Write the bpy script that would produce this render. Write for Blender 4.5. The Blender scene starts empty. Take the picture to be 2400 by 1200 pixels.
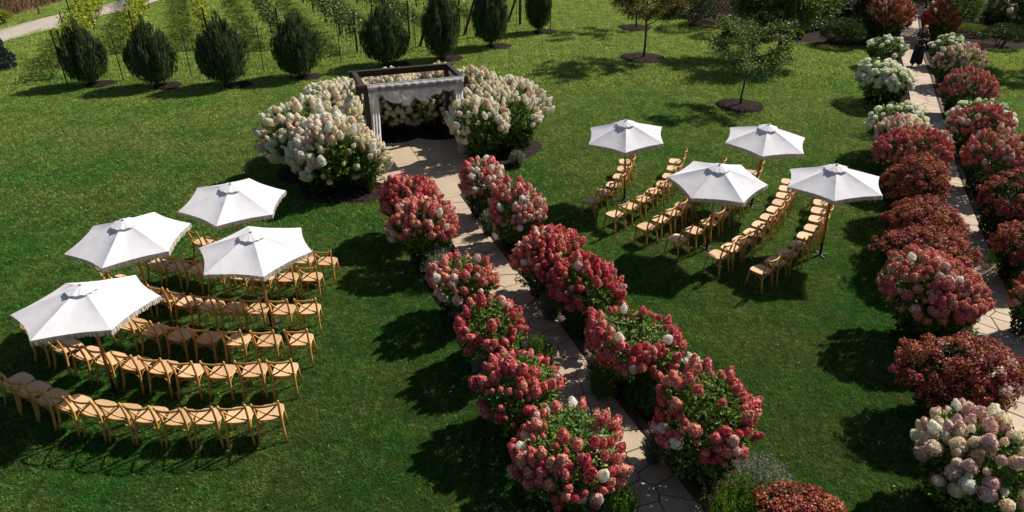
import bpy, math, random
import numpy as np
from mathutils import Vector, Matrix, Euler
R = math.radians
scene = bpy.context.scene
COL = scene.collection
rs = np.random.RandomState(7)
rnd = random.Random(7)

# ------------------------------------------------------------------ camera, world, sun, exposure
CAM_H, PITCH, FPX = 8.2, R(29.2), 1600.0          # drone height, downward pitch, focal length in 2400-px units
cam_d = bpy.data.cameras.new('camera'); cam = bpy.data.objects.new('camera', cam_d); COL.objects.link(cam)
cam_d.sensor_width = 36; cam_d.lens = 24; cam_d.clip_end = 2000
cam.location = (0, 0, CAM_H); cam.rotation_euler = (R(90) - PITCH, 0, 0)
scene.camera = cam
SUN_AZ, SUN_EL = R(34), R(43)                     # azimuth measured from +X towards +Y
SUN_DIR = Vector((math.cos(SUN_AZ) * math.cos(SUN_EL), math.sin(SUN_AZ) * math.cos(SUN_EL), math.sin(SUN_EL)))
world = bpy.data.worlds.new('World'); scene.world = world; world.use_nodes = True
wn = world.node_tree.nodes; wl = world.node_tree.links
sky = wn.new('ShaderNodeTexSky'); sky.sky_type = 'NISHITA'; sky.sun_disc = False
sky.sun_elevation = SUN_EL; sky.sun_rotation = R(90) - SUN_AZ
wl.new(sky.outputs[0], wn['Background'].inputs[0]); wn['Background'].inputs[1].default_value = 0.05
sun_d = bpy.data.lights.new('sun', 'SUN'); sun = bpy.data.objects.new('sun', sun_d); COL.objects.link(sun)
sun_d.energy = 5.0; sun_d.angle = R(0.5); sun_d.color = (1.0, 0.93, 0.84)
sun.location = (20, 20, 30); sun.rotation_euler = SUN_DIR.to_track_quat('Z', 'Y').to_euler()
scene.view_settings.view_transform = 'Standard'; scene.view_settings.look = 'None'
scene.view_settings.exposure = 0.45; scene.view_settings.gamma = 1.0
scene.render.engine = 'CYCLES'
scene.cycles.max_bounces = 6; scene.cycles.transparent_max_bounces = 12

def G(px, py, z=0.0):
    """world point at height z seen at photo pixel (px, py) of the 2400x1200 frame"""
    dx, dy = (px - 1200) / FPX, (py - 600) / FPX
    d = (dx, math.cos(PITCH) - dy * math.sin(PITCH), -math.sin(PITCH) - dy * math.cos(PITCH))
    t = (z - CAM_H) / d[2]
    return (d[0] * t, d[1] * t)
def pix(P):
    """numpy: photo pixels of world points"""
    P = np.asarray(P, float); y = P[..., 1]; z = P[..., 2] - CAM_H
    f = y * math.cos(PITCH) - z * math.sin(PITCH); u = y * math.sin(PITCH) + z * math.cos(PITCH)
    return 1200 + FPX * P[..., 0] / f, 600 - FPX * u / f, f

# ------------------------------------------------------------------ materials
def new_mat(name):
    m = bpy.data.materials.new(name); m.use_nodes = True
    nt = m.node_tree; return m, nt, nt.nodes['Principled BSDF']
def N(nt, kind, **kw):
    n = nt.nodes.new(kind)
    for k, v in kw.items():
        if k in n.inputs: n.inputs[k].default_value = v
        else: setattr(n, k, v)
    return n
def ramp(nt, fac, stops):
    r = nt.nodes.new('ShaderNodeValToRGB'); e = r.color_ramp.elements
    while len(e) > 1: e.remove(e[-1])
    for i, (p, c) in enumerate(stops):
        s = e[0] if i == 0 else e.new(p)
        s.position = p; s.color = (*c, 1)
    nt.links.new(fac, r.inputs[0]); return r.outputs[0]
def noise(nt, scale, detail=3, coord='Object', vec=None, rough=.55):
    n = N(nt, 'ShaderNodeTexNoise'); n.inputs['Scale'].default_value = scale; n.inputs['Detail'].default_value = detail
    n.inputs['Roughness'].default_value = rough
    if vec is None:
        t = nt.nodes.new('ShaderNodeTexCoord'); vec = t.outputs[coord]
    nt.links.new(vec, n.inputs['Vector']); return n.outputs['Fac']
def bump(nt, bsdf, h, strength=.4, dist=.01):
    b = N(nt, 'ShaderNodeBump'); b.inputs['Strength'].default_value = strength; b.inputs['Distance'].default_value = dist
    nt.links.new(h, b.inputs['Height']); nt.links.new(b.outputs[0], bsdf.inputs['Normal'])
def mix(nt, fac, a, b, mode='MIX'):
    m = nt.nodes.new('ShaderNodeMix'); m.data_type = 'RGBA'; m.blend_type = mode
    if isinstance(fac, (int, float)): m.inputs[0].default_value = fac
    else: nt.links.new(fac, m.inputs[0])
    for i, v in ((6, a), (7, b)):
        if isinstance(v, tuple): m.inputs[i].default_value = (*v, 1)
        else: nt.links.new(v, m.inputs[i])
    return m.outputs[2]
def island(nt):
    return nt.nodes.new('ShaderNodeNewGeometry').outputs['Random Per Island']
def simple(name, c, rough=.6, c2=None, scale=8, b=0, metal=0):
    m, nt, p = new_mat(name)
    if c2:
        f = noise(nt, scale, 4); nt.links.new(ramp(nt, f, [(.3, c), (.7, c2)]), p.inputs['Base Color'])
        if b: bump(nt, p, f, b)
    else: p.inputs['Base Color'].default_value = (*c, 1)
    p.inputs['Roughness'].default_value = rough; p.inputs['Metallic'].default_value = metal
    return m
def leafy(name, stops, trans=.3, rough=.5, spec=.4, patch=None):
    """leaf material: each leaf its own tone, part of the light passes through"""
    m, nt, p = new_mat(name)
    c = ramp(nt, island(nt), stops)
    if patch:
        g = nt.nodes.new('ShaderNodeNewGeometry')
        f = noise(nt, patch[0], 2, vec=g.outputs['Position'])
        f2 = ramp(nt, f, [(.42, (0, 0, 0)), (.6, (1, 1, 1))])
        c = mix(nt, f2, c, patch[1])
    nt.links.new(c, p.inputs['Base Color'])
    p.inputs['Roughness'].default_value = rough; p.inputs['Specular IOR Level'].default_value = spec
    t = nt.nodes.new('ShaderNodeBsdfTranslucent'); nt.links.new(c, t.inputs[0])
    ms = nt.nodes.new('ShaderNodeMixShader'); ms.inputs[0].default_value = trans
    nt.links.new(p.outputs[0], ms.inputs[1]); nt.links.new(t.outputs[0], ms.inputs[2])
    nt.links.new(ms.outputs[0], nt.nodes['Material Output'].inputs[0])
    return m

LEAF = leafy('hydrangea leaf', [(0, (.03, .085, .008)), (.5, (.08, .17, .014)), (.82, (.16, .28, .028)), (1, (.27, .36, .05))], .3, .5, .35)
LEAF_L = leafy('light hydrangea leaf', [(0, (.04, .09, .01)), (.5, (.09, .19, .015)), (1, (.19, .3, .03))], .35, .45, .4)
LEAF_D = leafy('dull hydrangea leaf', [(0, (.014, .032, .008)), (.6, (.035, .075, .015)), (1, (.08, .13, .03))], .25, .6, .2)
BOX = leafy('boxwood leaf', [(0, (.04, .11, .006)), (.6, (.1, .22, .012)), (1, (.22, .33, .025))], .3, .5, .3)
CAT = leafy('catmint leaf', [(0, (.08, .12, .05)), (.6, (.18, .23, .12)), (1, (.32, .36, .22))], .25, .8, .2)
CATF = leafy('catmint flower', [(0, (.17, .14, .24)), (1, (.34, .3, .4))], .2, .8, .2)
JUN = leafy('juniper needle', [(0, (.03, .06, .02)), (.6, (.075, .13, .048)), (.93, (.13, .19, .08)), (1, (.2, .15, .05))], .25, .7, .2)
JUNT = leafy('juniper inner twig', [(0, (.03, .02, .01)), (1, (.07, .045, .02))], .05, .8, .1)
SPRUCE = leafy('blue spruce needle', [(0, (.02, .045, .04)), (.6, (.05, .1, .085)), (1, (.1, .16, .14))], .1, .7, .2)
TREE = leafy('tree leaf', [(0, (.025, .045, .01)), (.5, (.06, .1, .02)), (.85, (.13, .15, .035)), (1, (.2, .17, .06))], .25, .6, .2)
TREE_Y = leafy('olive tree leaf', [(0, (.05, .055, .01)), (.5, (.13, .13, .02)), (.85, (.22, .17, .035)), (1, (.2, .09, .03))], .3, .55, .25)
TREE_G = leafy('green fruit tree leaf', [(0, (.035, .075, .01)), (.5, (.09, .16, .022)), (.85, (.17, .24, .04)), (1, (.42, .42, .22))], .35, .5, .35)
VINE = leafy('vine leaf', [(0, (.03, .07, .01)), (.5, (.08, .15, .02)), (.85, (.2, .25, .07)), (1, (.38, .34, .06))], .3, .5, .35)
VINE_Y = leafy('yellowing vine leaf', [(0, (.12, .18, .01)), (.5, (.26, .33, .02)), (1, (.5, .47, .04))], .4, .5, .4)
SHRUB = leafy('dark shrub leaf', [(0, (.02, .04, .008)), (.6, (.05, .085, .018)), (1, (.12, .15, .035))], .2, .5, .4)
SHRUB_B = leafy('brownish shrub leaf', [(0, (.05, .04, .015)), (.6, (.12, .075, .035)), (1, (.2, .12, .06))], .2, .6, .3)
GRASSY = leafy('yellow green ground cover leaf', [(0, (.07, .1, .015)), (.6, (.16, .2, .03)), (1, (.3, .3, .06))], .3, .6, .3)
STEM = simple('woody stem', (.05, .03, .018), .8, (.11, .075, .045), 20)
BARK = simple('bark', (.035, .027, .02), .85, (.09, .07, .05), 14, .6)

PETAL = {}
def petal(key, stops, trans=.22, rough=.7):
    PETAL[key] = leafy(key + ' petal', stops, trans, rough, .15)
petal('crimson', [(0, (.3, .015, .03)), (.35, (.52, .055, .075)), (.75, (.68, .14, .14)), (1, (.86, .4, .35))])
petal('rose', [(0, (.38, .04, .045)), (.35, (.62, .125, .115)), (.75, (.75, .27, .23)), (1, (.9, .56, .47))])
petal('coral', [(0, (.42, .08, .045)), (.35, (.66, .23, .155)), (.75, (.78, .4, .29)), (1, (.9, .63, .5))])
petal('pale pink', [(0, (.55, .26, .2)), (.4, (.78, .5, .42)), (1, (.9, .74, .66))])
petal('blush', [(0, (.62, .45, .3)), (.4, (.86, .73, .54)), (1, (.96, .89, .75))], .5)
petal('cream', [(0, (.6, .54, .34)), (.3, (.84, .79, .6)), (1, (.96, .93, .78))], .55)
petal('white', [(0, (.7, .68, .54)), (.4, (.9, .89, .8)), (1, (.96, .95, .89))], .55)
petal('green white', [(0, (.5, .62, .26)), (.4, (.78, .86, .52)), (1, (.93, .96, .76))], .42)
petal('tan', [(0, (.34, .2, .09)), (.5, (.56, .38, .21)), (1, (.74, .58, .38))])
petal('wine', [(0, (.11, .01, .01)), (.4, (.3, .045, .035)), (.8, (.46, .11, .08)), (1, (.72, .42, .33))], .15, .6)
petal('rust', [(0, (.18, .035, .015)), (.4, (.38, .11, .045)), (.8, (.52, .2, .1)), (1, (.7, .42, .26))])

GRASS, nt, p = new_mat('grass blade')
geo = nt.nodes.new('ShaderNodeNewGeometry'); oi = nt.nodes.new('ShaderNodeObjectInfo')
base = ramp(nt, geo.outputs['Random Per Island'], [(0, (.005, .08, .005)), (.5, (.016, .16, .011)), (.85, (.048, .21, .018)), (1, (.21, .32, .09))])
dry = ramp(nt, geo.outputs['Random Per Island'], [(0, (.085, .12, .02)), (.5, (.2, .22, .04)), (1, (.42, .37, .13))])
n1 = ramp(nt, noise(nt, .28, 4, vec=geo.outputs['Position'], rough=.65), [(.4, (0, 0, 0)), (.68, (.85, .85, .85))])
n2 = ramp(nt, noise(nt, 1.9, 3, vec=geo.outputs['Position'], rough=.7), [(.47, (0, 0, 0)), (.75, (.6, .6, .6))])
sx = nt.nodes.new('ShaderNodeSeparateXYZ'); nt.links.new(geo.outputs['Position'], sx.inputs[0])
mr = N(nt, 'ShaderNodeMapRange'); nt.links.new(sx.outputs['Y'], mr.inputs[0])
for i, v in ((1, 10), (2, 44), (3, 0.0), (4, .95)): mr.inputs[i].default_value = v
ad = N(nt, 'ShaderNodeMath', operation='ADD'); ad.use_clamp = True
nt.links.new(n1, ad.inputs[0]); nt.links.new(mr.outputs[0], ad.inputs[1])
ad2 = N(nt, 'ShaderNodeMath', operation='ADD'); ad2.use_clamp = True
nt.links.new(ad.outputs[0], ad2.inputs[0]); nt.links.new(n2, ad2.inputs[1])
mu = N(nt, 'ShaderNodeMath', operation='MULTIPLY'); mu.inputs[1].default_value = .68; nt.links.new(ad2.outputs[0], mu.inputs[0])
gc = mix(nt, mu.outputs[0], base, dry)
def vary(sc, lo, hi, det=3, a=.37, b=.63):
    m_ = N(nt, 'ShaderNodeMapRange'); nt.links.new(noise(nt, sc, det, vec=geo.outputs['Position'], rough=.75), m_.inputs[0])
    for i, v in ((1, a), (2, b), (3, lo), (4, hi)): m_.inputs[i].default_value = v
    return m_.outputs[0]
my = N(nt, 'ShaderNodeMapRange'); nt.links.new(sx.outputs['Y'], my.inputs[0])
for i, v in ((1, 8), (2, 36), (3, 1.1), (4, 2.05)): my.inputs[i].default_value = v  # blade colour itself is brightened with distance from the camera
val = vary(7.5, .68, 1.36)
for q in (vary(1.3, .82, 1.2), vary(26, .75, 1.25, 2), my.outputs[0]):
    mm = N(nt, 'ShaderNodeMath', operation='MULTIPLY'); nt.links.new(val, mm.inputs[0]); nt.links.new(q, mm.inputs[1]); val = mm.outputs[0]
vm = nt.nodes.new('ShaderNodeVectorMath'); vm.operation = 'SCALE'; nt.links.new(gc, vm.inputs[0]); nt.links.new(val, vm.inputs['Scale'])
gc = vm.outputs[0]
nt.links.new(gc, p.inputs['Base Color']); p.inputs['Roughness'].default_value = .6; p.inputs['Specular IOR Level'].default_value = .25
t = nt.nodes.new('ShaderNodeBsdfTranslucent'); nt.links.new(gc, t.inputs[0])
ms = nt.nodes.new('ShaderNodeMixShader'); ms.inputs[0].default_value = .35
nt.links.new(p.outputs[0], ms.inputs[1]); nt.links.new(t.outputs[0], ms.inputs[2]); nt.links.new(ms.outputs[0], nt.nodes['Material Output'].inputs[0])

LAWN, nt, p = new_mat('lawn soil and thatch')
f = noise(nt, .5, 6, rough=.7); f2 = noise(nt, 30, 4)
nt.links.new(mix(nt, f2, ramp(nt, f, [(.3, (.012, .03, .005)), (.7, (.02, .04, .007))]), (.03, .045, .01)), p.inputs['Base Color'])
p.inputs['Roughness'].default_value = .95; p.inputs['Specular IOR Level'].default_value = .1

MULCH, nt, p = new_mat('bark mulch')
v = N(nt, 'ShaderNodeTexVoronoi'); v.inputs['Scale'].default_value = 32
tc = nt.nodes.new('ShaderNodeTexCoord'); nt.links.new(tc.outputs['Object'], v.inputs['Vector'])
nt.links.new(ramp(nt, v.outputs['Color'], [(.1, (.01, .008, .007)), (.6, (.03, .02, .017)), (.95, (.07, .048, .042))]), p.inputs['Base Color'])
bump(nt, p, v.outputs['Distance'], .8, .02); p.inputs['Roughness'].default_value = .95; p.inputs['Specular IOR Level'].default_value = .05
CHIP = leafy('mulch chip', [(0, (.01, .007, .006)), (.6, (.04, .026, .023)), (.9, (.11, .075, .066)), (1, (.28, .22, .19))], .02, .85, .2)

STONE, nt, p = new_mat('stamped tan concrete')
oi = nt.nodes.new('ShaderNodeObjectInfo'); g = nt.nodes.new('ShaderNodeNewGeometry')
f = noise(nt, 1.3, 5, vec=g.outputs['Position'], rough=.7); f2 = noise(nt, 55, 4, vec=g.outputs['Position'], rough=.7)
c = ramp(nt, f, [(.3, (.33, .25, .165)), (.7, (.48, .37, .25))])
c = mix(nt, .35, c, ramp(nt, f2, [(.35, (.2, .155, .11)), (.65, (.58, .46, .33))]))
c = mix(nt, .12, c, ramp(nt, oi.outputs['Random'], [(0, (.2, .16, .13)), (1, (.65, .5, .35))]))
nt.links.new(c, p.inputs['Base Color']); p.inputs['Roughness'].default_value = .75; bump(nt, p, f2, .35, .01)
JOINT = simple('dark joint concrete', (.06, .045, .034), .9, (.1, .075, .055), 20)
EDGE = simple('brown edging stone', (.05, .03, .02), .9, (.1, .06, .04), 12, .3)
GRAVEL, nt, p = new_mat('pale gravel')
f = noise(nt, .8, 5, rough=.7); f2 = noise(nt, 14, 5, rough=.8)
nt.links.new(mix(nt, .5, ramp(nt, f, [(.3, (.3, .25, .2)), (.7, (.5, .43, .36))]), ramp(nt, f2, [(.35, (.16, .14, .11)), (.62, (.58, .51, .44))])), p.inputs['Base Color'])
p.inputs['Roughness'].default_value = .95; bump(nt, p, f2, .7, .04)

def wood(name, a, b, rough=.45, sc=(4, 4, 26)):
    m, nt, p = new_mat(name)
    tc = nt.nodes.new('ShaderNodeTexCoord'); mp = nt.nodes.new('ShaderNodeMapping'); mp.inputs['Scale'].default_value = sc
    nt.links.new(tc.outputs['Object'], mp.inputs['Vector'])
    f = noise(nt, 3, 5, vec=mp.outputs[0]); oi = nt.nodes.new('ShaderNodeObjectInfo')
    c = ramp(nt, f, [(.3, a), (.7, b)])
    c = mix(nt, .3, c, ramp(nt, oi.outputs['Random'], [(0, tuple(x * .45 for x in a)), (1, tuple(min(1, x * 1.35) for x in b))]))
    nt.links.new(c, p.inputs['Base Color']); p.inputs['Roughness'].default_value = rough
    bump(nt, p, f, .15, .004); return m
FRAME = wood('honey beech frame', (.46, .215, .05), (.62, .33, .095), .45, (20, 20, 4))
SEAT = wood('tan woven seat', (.54, .335, .175), (.65, .43, .245), .6, (30, 30, 30))
POLE = wood('umbrella pole wood', (.3, .11, .035), (.42, .18, .06), .45, (20, 20, 3))
DARK = wood('dark stained timber', (.016, .010, .007), (.035, .022, .016), .7, (10, 10, 10))
TIMBER = wood('brown vineyard post', (.06, .03, .018), (.13, .065, .035), .8, (10, 10, 3))
STEEL = simple('dark green steel', (.008, .018, .012), .55, metal=.2)
WIRE = simple('thin wire', (.12, .12, .1), .5)
BASE = simple('grey steel umbrella base', (.05, .055, .055), .6, metal=.2)
BLACKM = simple('black sleeve', (.01, .01, .01), .5)
TUBE = simple('white grow tube', (.75, .74, .72), .6)

CANVAS, nt, p = new_mat('white canvas')
f = noise(nt, 2.2, 4); f2 = noise(nt, 220, 2)
nt.links.new(ramp(nt, f, [(.3, (.7, .69, .72)), (.7, (.77, .76, .79))]), p.inputs['Base Color'])
p.inputs['Roughness'].default_value = .9; p.inputs['Specular IOR Level'].default_value = .1
f3 = noise(nt, 5, 3, rough=.4); bump(nt, p, f3, .22, .04)
t = nt.nodes.new('ShaderNodeBsdfTranslucent'); t.inputs[0].default_value = (.8, .78, .78, 1)
ms = nt.nodes.new('ShaderNodeMixShader'); ms.inputs[0].default_value = .12
nt.links.new(p.outputs[0], ms.inputs[1]); nt.links.new(t.outputs[0], ms.inputs[2]); nt.links.new(ms.outputs[0], nt.nodes['Material Output'].inputs[0])
FRINGE = leafy('cotton fringe', [(0, (.42, .37, .3)), (1, (.72, .67, .6))], .25, .9, .05)

SHEER, nt, p = new_mat('sheer white drape')
tc = nt.nodes.new('ShaderNodeTexCoord'); mp = nt.nodes.new('ShaderNodeMapping'); mp.inputs['Scale'].default_value = (16, 4, .9)
nt.links.new(tc.outputs['Object'], mp.inputs['Vector'])
f = noise(nt, 1.0, 3, vec=mp.outputs[0])
p.inputs['Base Color'].default_value = (.97, .95, .97, 1); p.inputs['Roughness'].default_value = .8
tr = nt.nodes.new('ShaderNodeBsdfTransparent'); tl = nt.nodes.new('ShaderNodeBsdfTranslucent'); tl.inputs[0].default_value = (.97, .95, .97, 1)
m1 = nt.nodes.new('ShaderNodeMixShader'); m1.inputs[0].default_value = .75
nt.links.new(p.outputs[0], m1.inputs[1]); nt.links.new(tl.outputs[0], m1.inputs[2])
m2 = nt.nodes.new('ShaderNodeMixShader'); nt.links.new(ramp(nt, f, [(.3, (.58, .58, .58)), (.7, (.9, .9, .9))]), m2.inputs[0])
nt.links.new(tr.outputs[0], m2.inputs[1]); nt.links.new(m1.outputs[0], m2.inputs[2]); nt.links.new(m2.outputs[0], nt.nodes['Material Output'].inputs[0])

# ------------------------------------------------------------------ object helpers
def props(o, label=None, cat=None, group=None, kind=None):
    for k, v in (('label', label), ('category', cat), ('group', group), ('kind', kind)):
        if v: o[k] = v
    return o
def link(o, parent=None):
    COL.objects.link(o)
    if parent is not None: o.parent = parent
    return o
def empty(name, loc, rz=0):
    o = bpy.data.objects.new(name, None); o.location = loc; o.rotation_euler = (0, 0, rz); o.empty_display_size = .2
    return link(o)
def np_mesh(name, V, F, mat, smooth=False):
    V = np.ascontiguousarray(V, np.float32); F = np.ascontiguousarray(F, np.int32); k = F.shape[1]
    m = bpy.data.meshes.new(name); m.vertices.add(len(V)); m.vertices.foreach_set('co', V.ravel())
    m.loops.add(F.size); m.loops.foreach_set('vertex_index', F.ravel())
    m.polygons.add(len(F)); m.polygons.foreach_set('loop_start', np.arange(0, F.size, k, dtype=np.int32))
    m.polygons.foreach_set('loop_total', np.full(len(F), k, np.int32))
    if smooth: m.polygons.foreach_set('use_smooth', np.ones(len(F), bool))
    m.update(calc_edges=True)
    for q in (mat if isinstance(mat, (list, tuple)) else [mat]): m.materials.append(q)
    return m
def obj(name, mesh, parent=None, loc=(0, 0, 0), rot=None, scale=None):
    o = bpy.data.objects.new(name, mesh); o.location = loc
    if rot is not None:
        if isinstance(rot, (tuple, list, Euler)): o.rotation_euler = rot
        else: o.rotation_mode = 'QUATERNION'; o.rotation_quaternion = rot
    if scale is not None: o.scale = (scale,) * 3 if isinstance(scale, (int, float)) else scale
    return link(o, parent)

class MB:
    """collects boxes, tubes and sheets into one mesh"""
    def __init__(s): s.v = []; s.f = []
    def add(s, V, F):
        b = len(s.v); s.v += [tuple(x) for x in V]; s.f += [tuple(b + i for i in q) for q in F]
    def box(s, c, size, rz=0, M=None):
        x, y, z = [q / 2 for q in size]
        V = [Vector((a * x, b * y, d * z)) for d in (-1, 1) for a, b in ((-1, -1), (1, -1), (1, 1), (-1, 1))]
        m = M if M else Matrix.Rotation(rz, 3, 'Z')
        s.add([m @ q + Vector(c) for q in V], [(3, 2, 1, 0), (4, 5, 6, 7), (0, 1, 5, 4), (1, 2, 6, 5), (2, 3, 7, 6), (3, 0, 4, 7)])
    def tube(s, pts, rad, n=6, caps=True, flat=None):
        pts = [Vector(p) for p in pts]; k = len(pts)
        if isinstance(rad, (int, float)): rad = [rad] * k
        up = None; rings = []
        for i, p in enumerate(pts):
            d = (pts[min(i + 1, k - 1)] - pts[max(i - 1, 0)]).normalized()
            if up is None:
                a = Vector((0, 0, 1)) if abs(d.z) < .9 else Vector((1, 0, 0)); up = (a - d * a.dot(d)).normalized()
            else: up = (up - d * up.dot(d)).normalized()
            w = d.cross(up); r = rad[i]
            rw = r * (flat or 1)
            rings.append([p + up * (r * math.cos(2 * math.pi * j / n)) + w * (rw * math.sin(2 * math.pi * j / n)) for j in range(n)])
        V = [q for ring in rings for q in ring]; F = []
        for i in range(k - 1):
            for j in range(n):
                a, b = i * n + j, i * n + (j + 1) % n; F.append((a, b, b + n, a + n))
        if caps: F += [tuple(range(n - 1, -1, -1)), tuple(range((k - 1) * n, k * n))]
        s.add(V, F)
    def disc(s, c, r, h=0, n=24, wob=0, rise=0):
        V = [(c[0], c[1], c[2] + h + rise)]
        for rr, zz in ((.6, rise * .7 + h), (1, h), (1.02, 0)):
            for j in range(n):
                a = 2 * math.pi * j / n; q = r * rr * (1 + wob * math.sin(3 * a + c[0]) + wob * .6 * math.sin(5 * a + c[1]))
                V.append((c[0] + q * math.cos(a), c[1] + q * math.sin(a), c[2] + zz))
        F = [(0, 1 + j, 1 + (j + 1) % n) for j in range(n)]
        for k in range(2):
            for j in range(n):
                a, b = 1 + k * n + j, 1 + k * n + (j + 1) % n; F.append((a, a + n, b + n, b))
        s.add(V, F)
    def lathe(s, prof, n=12, c=(0, 0, 0)):
        V = [(c[0] + r * math.cos(2 * math.pi * j / n), c[1] + r * math.sin(2 * math.pi * j / n), c[2] + z) for r, z in prof for j in range(n)]
        F = []
        for i in range(len(prof) - 1):
            for j in range(n):
                a, b = i * n + j, i * n + (j + 1) % n; F.append((a, b, b + n, a + n))
        F += [tuple(range(n - 1, -1, -1)), tuple(range((len(prof) - 1) * n, len(prof) * n))]
        s.add(V, F)
    def mesh(s, name, mat, smooth=False):
        m = bpy.data.meshes.new(name); m.from_pydata(s.v, [], s.f)
        if smooth: m.polygons.foreach_set('use_smooth', [True] * len(m.polygons))
        m.materials.append(mat); m.update(); return m
    def build(s, name, mat, parent=None, smooth=False, **kw): return obj(name, s.mesh(name, mat, smooth), parent, **kw)

def unit(v): return v / np.maximum(np.linalg.norm(v, axis=-1, keepdims=True), 1e-9)
def leaves(P, D, L, W, rs, fold=.25, flat=None):
    """pointed folded leaves at P along D; returns verts, tris"""
    n = len(P); D = unit(D); r = rs.normal(size=(n, 3)) if flat is None else flat + rs.normal(size=(n, 3)) * .5
    S = unit(np.cross(D, r)); Nn = np.cross(S, D)
    L = np.broadcast_to(L, (n,))[:, None]; W = np.broadcast_to(W, (n,))[:, None]
    a = P; b = P + D * L * .45 + S * W * .5 + Nn * W * fold; c = P + D * L + Nn * L * -.08; d = P + D * L * .45 - S * W * .5 + Nn * W * fold
    V = np.stack([a, b, c, d], 1).reshape(-1, 3); i = np.arange(n)[:, None] * 4
    F = np.stack([i + [0, 1, 2], i + [0, 2, 3]], 1).reshape(-1, 3)
    return V, F
def merge(parts):
    V = []; F = []; o = 0
    for v, f in parts: V.append(v); F.append(f + o); o += len(v)
    return np.concatenate(V), np.concatenate(F)

# ------------------------------------------------------------------ setting: paths
P1R = [(-1.62, 18.55), (-1.57, 18.4), (-.71, 16.01), (.05, 13.99), (.59, 12.91), (1.59, 10.02), (2.78, 7.02), (3.9, 4.2)]
P2R = [(27.0, 47.5), (24.0, 41.5), (21.26, 36.01), (19.41, 31.73), (17.26, 27.06), (15.43, 23.), (14.0, 20.0), (12.54, 16.5), (11.1, 12.95), (10.4, 11.2), (9.75, 9.3), (9.0, 7.0), (8.2, 4.2)]
PW = 1.02
def resample(pts, step):
    P = np.array(pts, float); d = np.r_[0, np.cumsum(np.hypot(*np.diff(P, axis=0).T))]
    s = np.arange(0, d[-1], step); return np.c_[np.interp(s, d, P[:, 0]), np.interp(s, d, P[:, 1])]
def smooth_line(P, k=5):
    Q = P.copy()
    for _ in range(k): Q[1:-1] = (Q[:-2] + 2 * Q[1:-1] + Q[2:]) / 4
    return Q
def offset(P, d):
    T = unit(np.gradient(P, axis=0)); return P + np.c_[T[:, 1], -T[:, 0]] * d      # + = left when walking to the camera... see use
L1 = smooth_line(resample(P1R, .25)); L2 = smooth_line(resample(P2R, .25))
def strip(name, P, d0, d1, z, mat, thick=0, kind='structure'):
    A = offset(P, d0); B = offset(P, d1); n = len(P)
    V = np.r_[np.c_[A, np.full(n, z)], np.c_[B, np.full(n, z)]]; i = np.arange(n - 1)
    F = np.stack([i, i + 1, i + 1 + n, i + n], 1)
    if thick:
        V = np.r_[V, V - [0, 0, thick]]
        j = i + 2 * n
        F = np.r_[F, np.stack([i, j, j + 1, i + 1], 1), np.stack([i + n, i + n + 1, j + n + 1, j + n], 1), [[0, n, 3 * n, 2 * n]], [[n - 1, 3 * n - 1, 4 * n - 1, 2 * n - 1]]]
    o = obj(name, np_mesh(name, V, F, mat)); props(o, kind=kind); return o
# in offset(), walking from far to near, + is towards image-left (minus x side)
def side(P, s):      # returns offset sign such that s=-1 is image left, +1 image right
    return -s
ground = MB(); ground.add([(-500, -60, 0), (500, -60, 0), (500, 900, 0), (-500, 900, 0)], [(0, 1, 2, 3)])
props(ground.build('lawn', LAWN), kind='structure')
T = offset(L1, 1.0)[10] - L1[10]
SG = 1 if T[0] < 0 else -1                        # SG*d moves to image left
beds = []
for nm, P, wl_, wr_ in (('garden_path', L1, 1.15, 1.4), ('garden_path', L2, 1.3, 1.4)):
    lo, hi = SG * (PW + wl_), -SG * wr_
    strip('planting_bed', P, lo, hi, .012, MULCH, .01)
    beds.append((P, PW + wl_, wr_))
# stones: voronoi cells clipped to the path strip
def clip_poly(poly, n, c):      # keep points with n.p <= c
    out = []
    for i in range(len(poly)):
        a, b = poly[i], poly[(i + 1) % len(poly)]; da, db = a[0] * n[0] + a[1] * n[1] - c, b[0] * n[0] + b[1] * n[1] - c
        if da <= 0: out.append(a)
        if da * db < 0:
            t = da / (da - db); out.append((a[0] + (b[0] - a[0]) * t, a[1] + (b[1] - a[1]) * t))
    return out
def inset(poly, d):
    P = poly; area = sum(P[i][0] * P[(i + 1) % len(P)][1] - P[(i + 1) % len(P)][0] * P[i][1] for i in range(len(P)))
    if area < 0: P = P[::-1]
    Q = P
    for i in range(len(P)):
        a, b = P[i], P[(i + 1) % len(P)]; L = math.hypot(b[0] - a[0], b[1] - a[1])
        if L < 1e-5: continue
        n = ((b[1] - a[1]) / L, -(b[0] - a[0]) / L)
        Q = clip_poly(Q, n, n[0] * a[0] + n[1] * a[1] - d)
        if len(Q) < 3: return None
    return Q
def prism(poly, z0, z1, bev=.006):
    n = len(poly); cx = sum(p[0] for p in poly) / n; cy = sum(p[1] for p in poly) / n
    top = inset(poly, bev) or poly
    if len(top) != n: top = [(cx + (x - cx) * .97, cy + (y - cy) * .97) for x, y in poly]
    V = [(x, y, z0) for x, y in poly] + [(x, y, z1 - .004) for x, y in poly] + [(x, y, z1) for x, y in top]
    F = [(i, (i + 1) % n, n + (i + 1) % n, n + i) for i in range(n)] + [(n + i, n + (i + 1) % n, 2 * n + (i + 1) % n, 2 * n + i) for i in range(n)] + [tuple(range(2 * n, 3 * n))]
    return V, F
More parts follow.
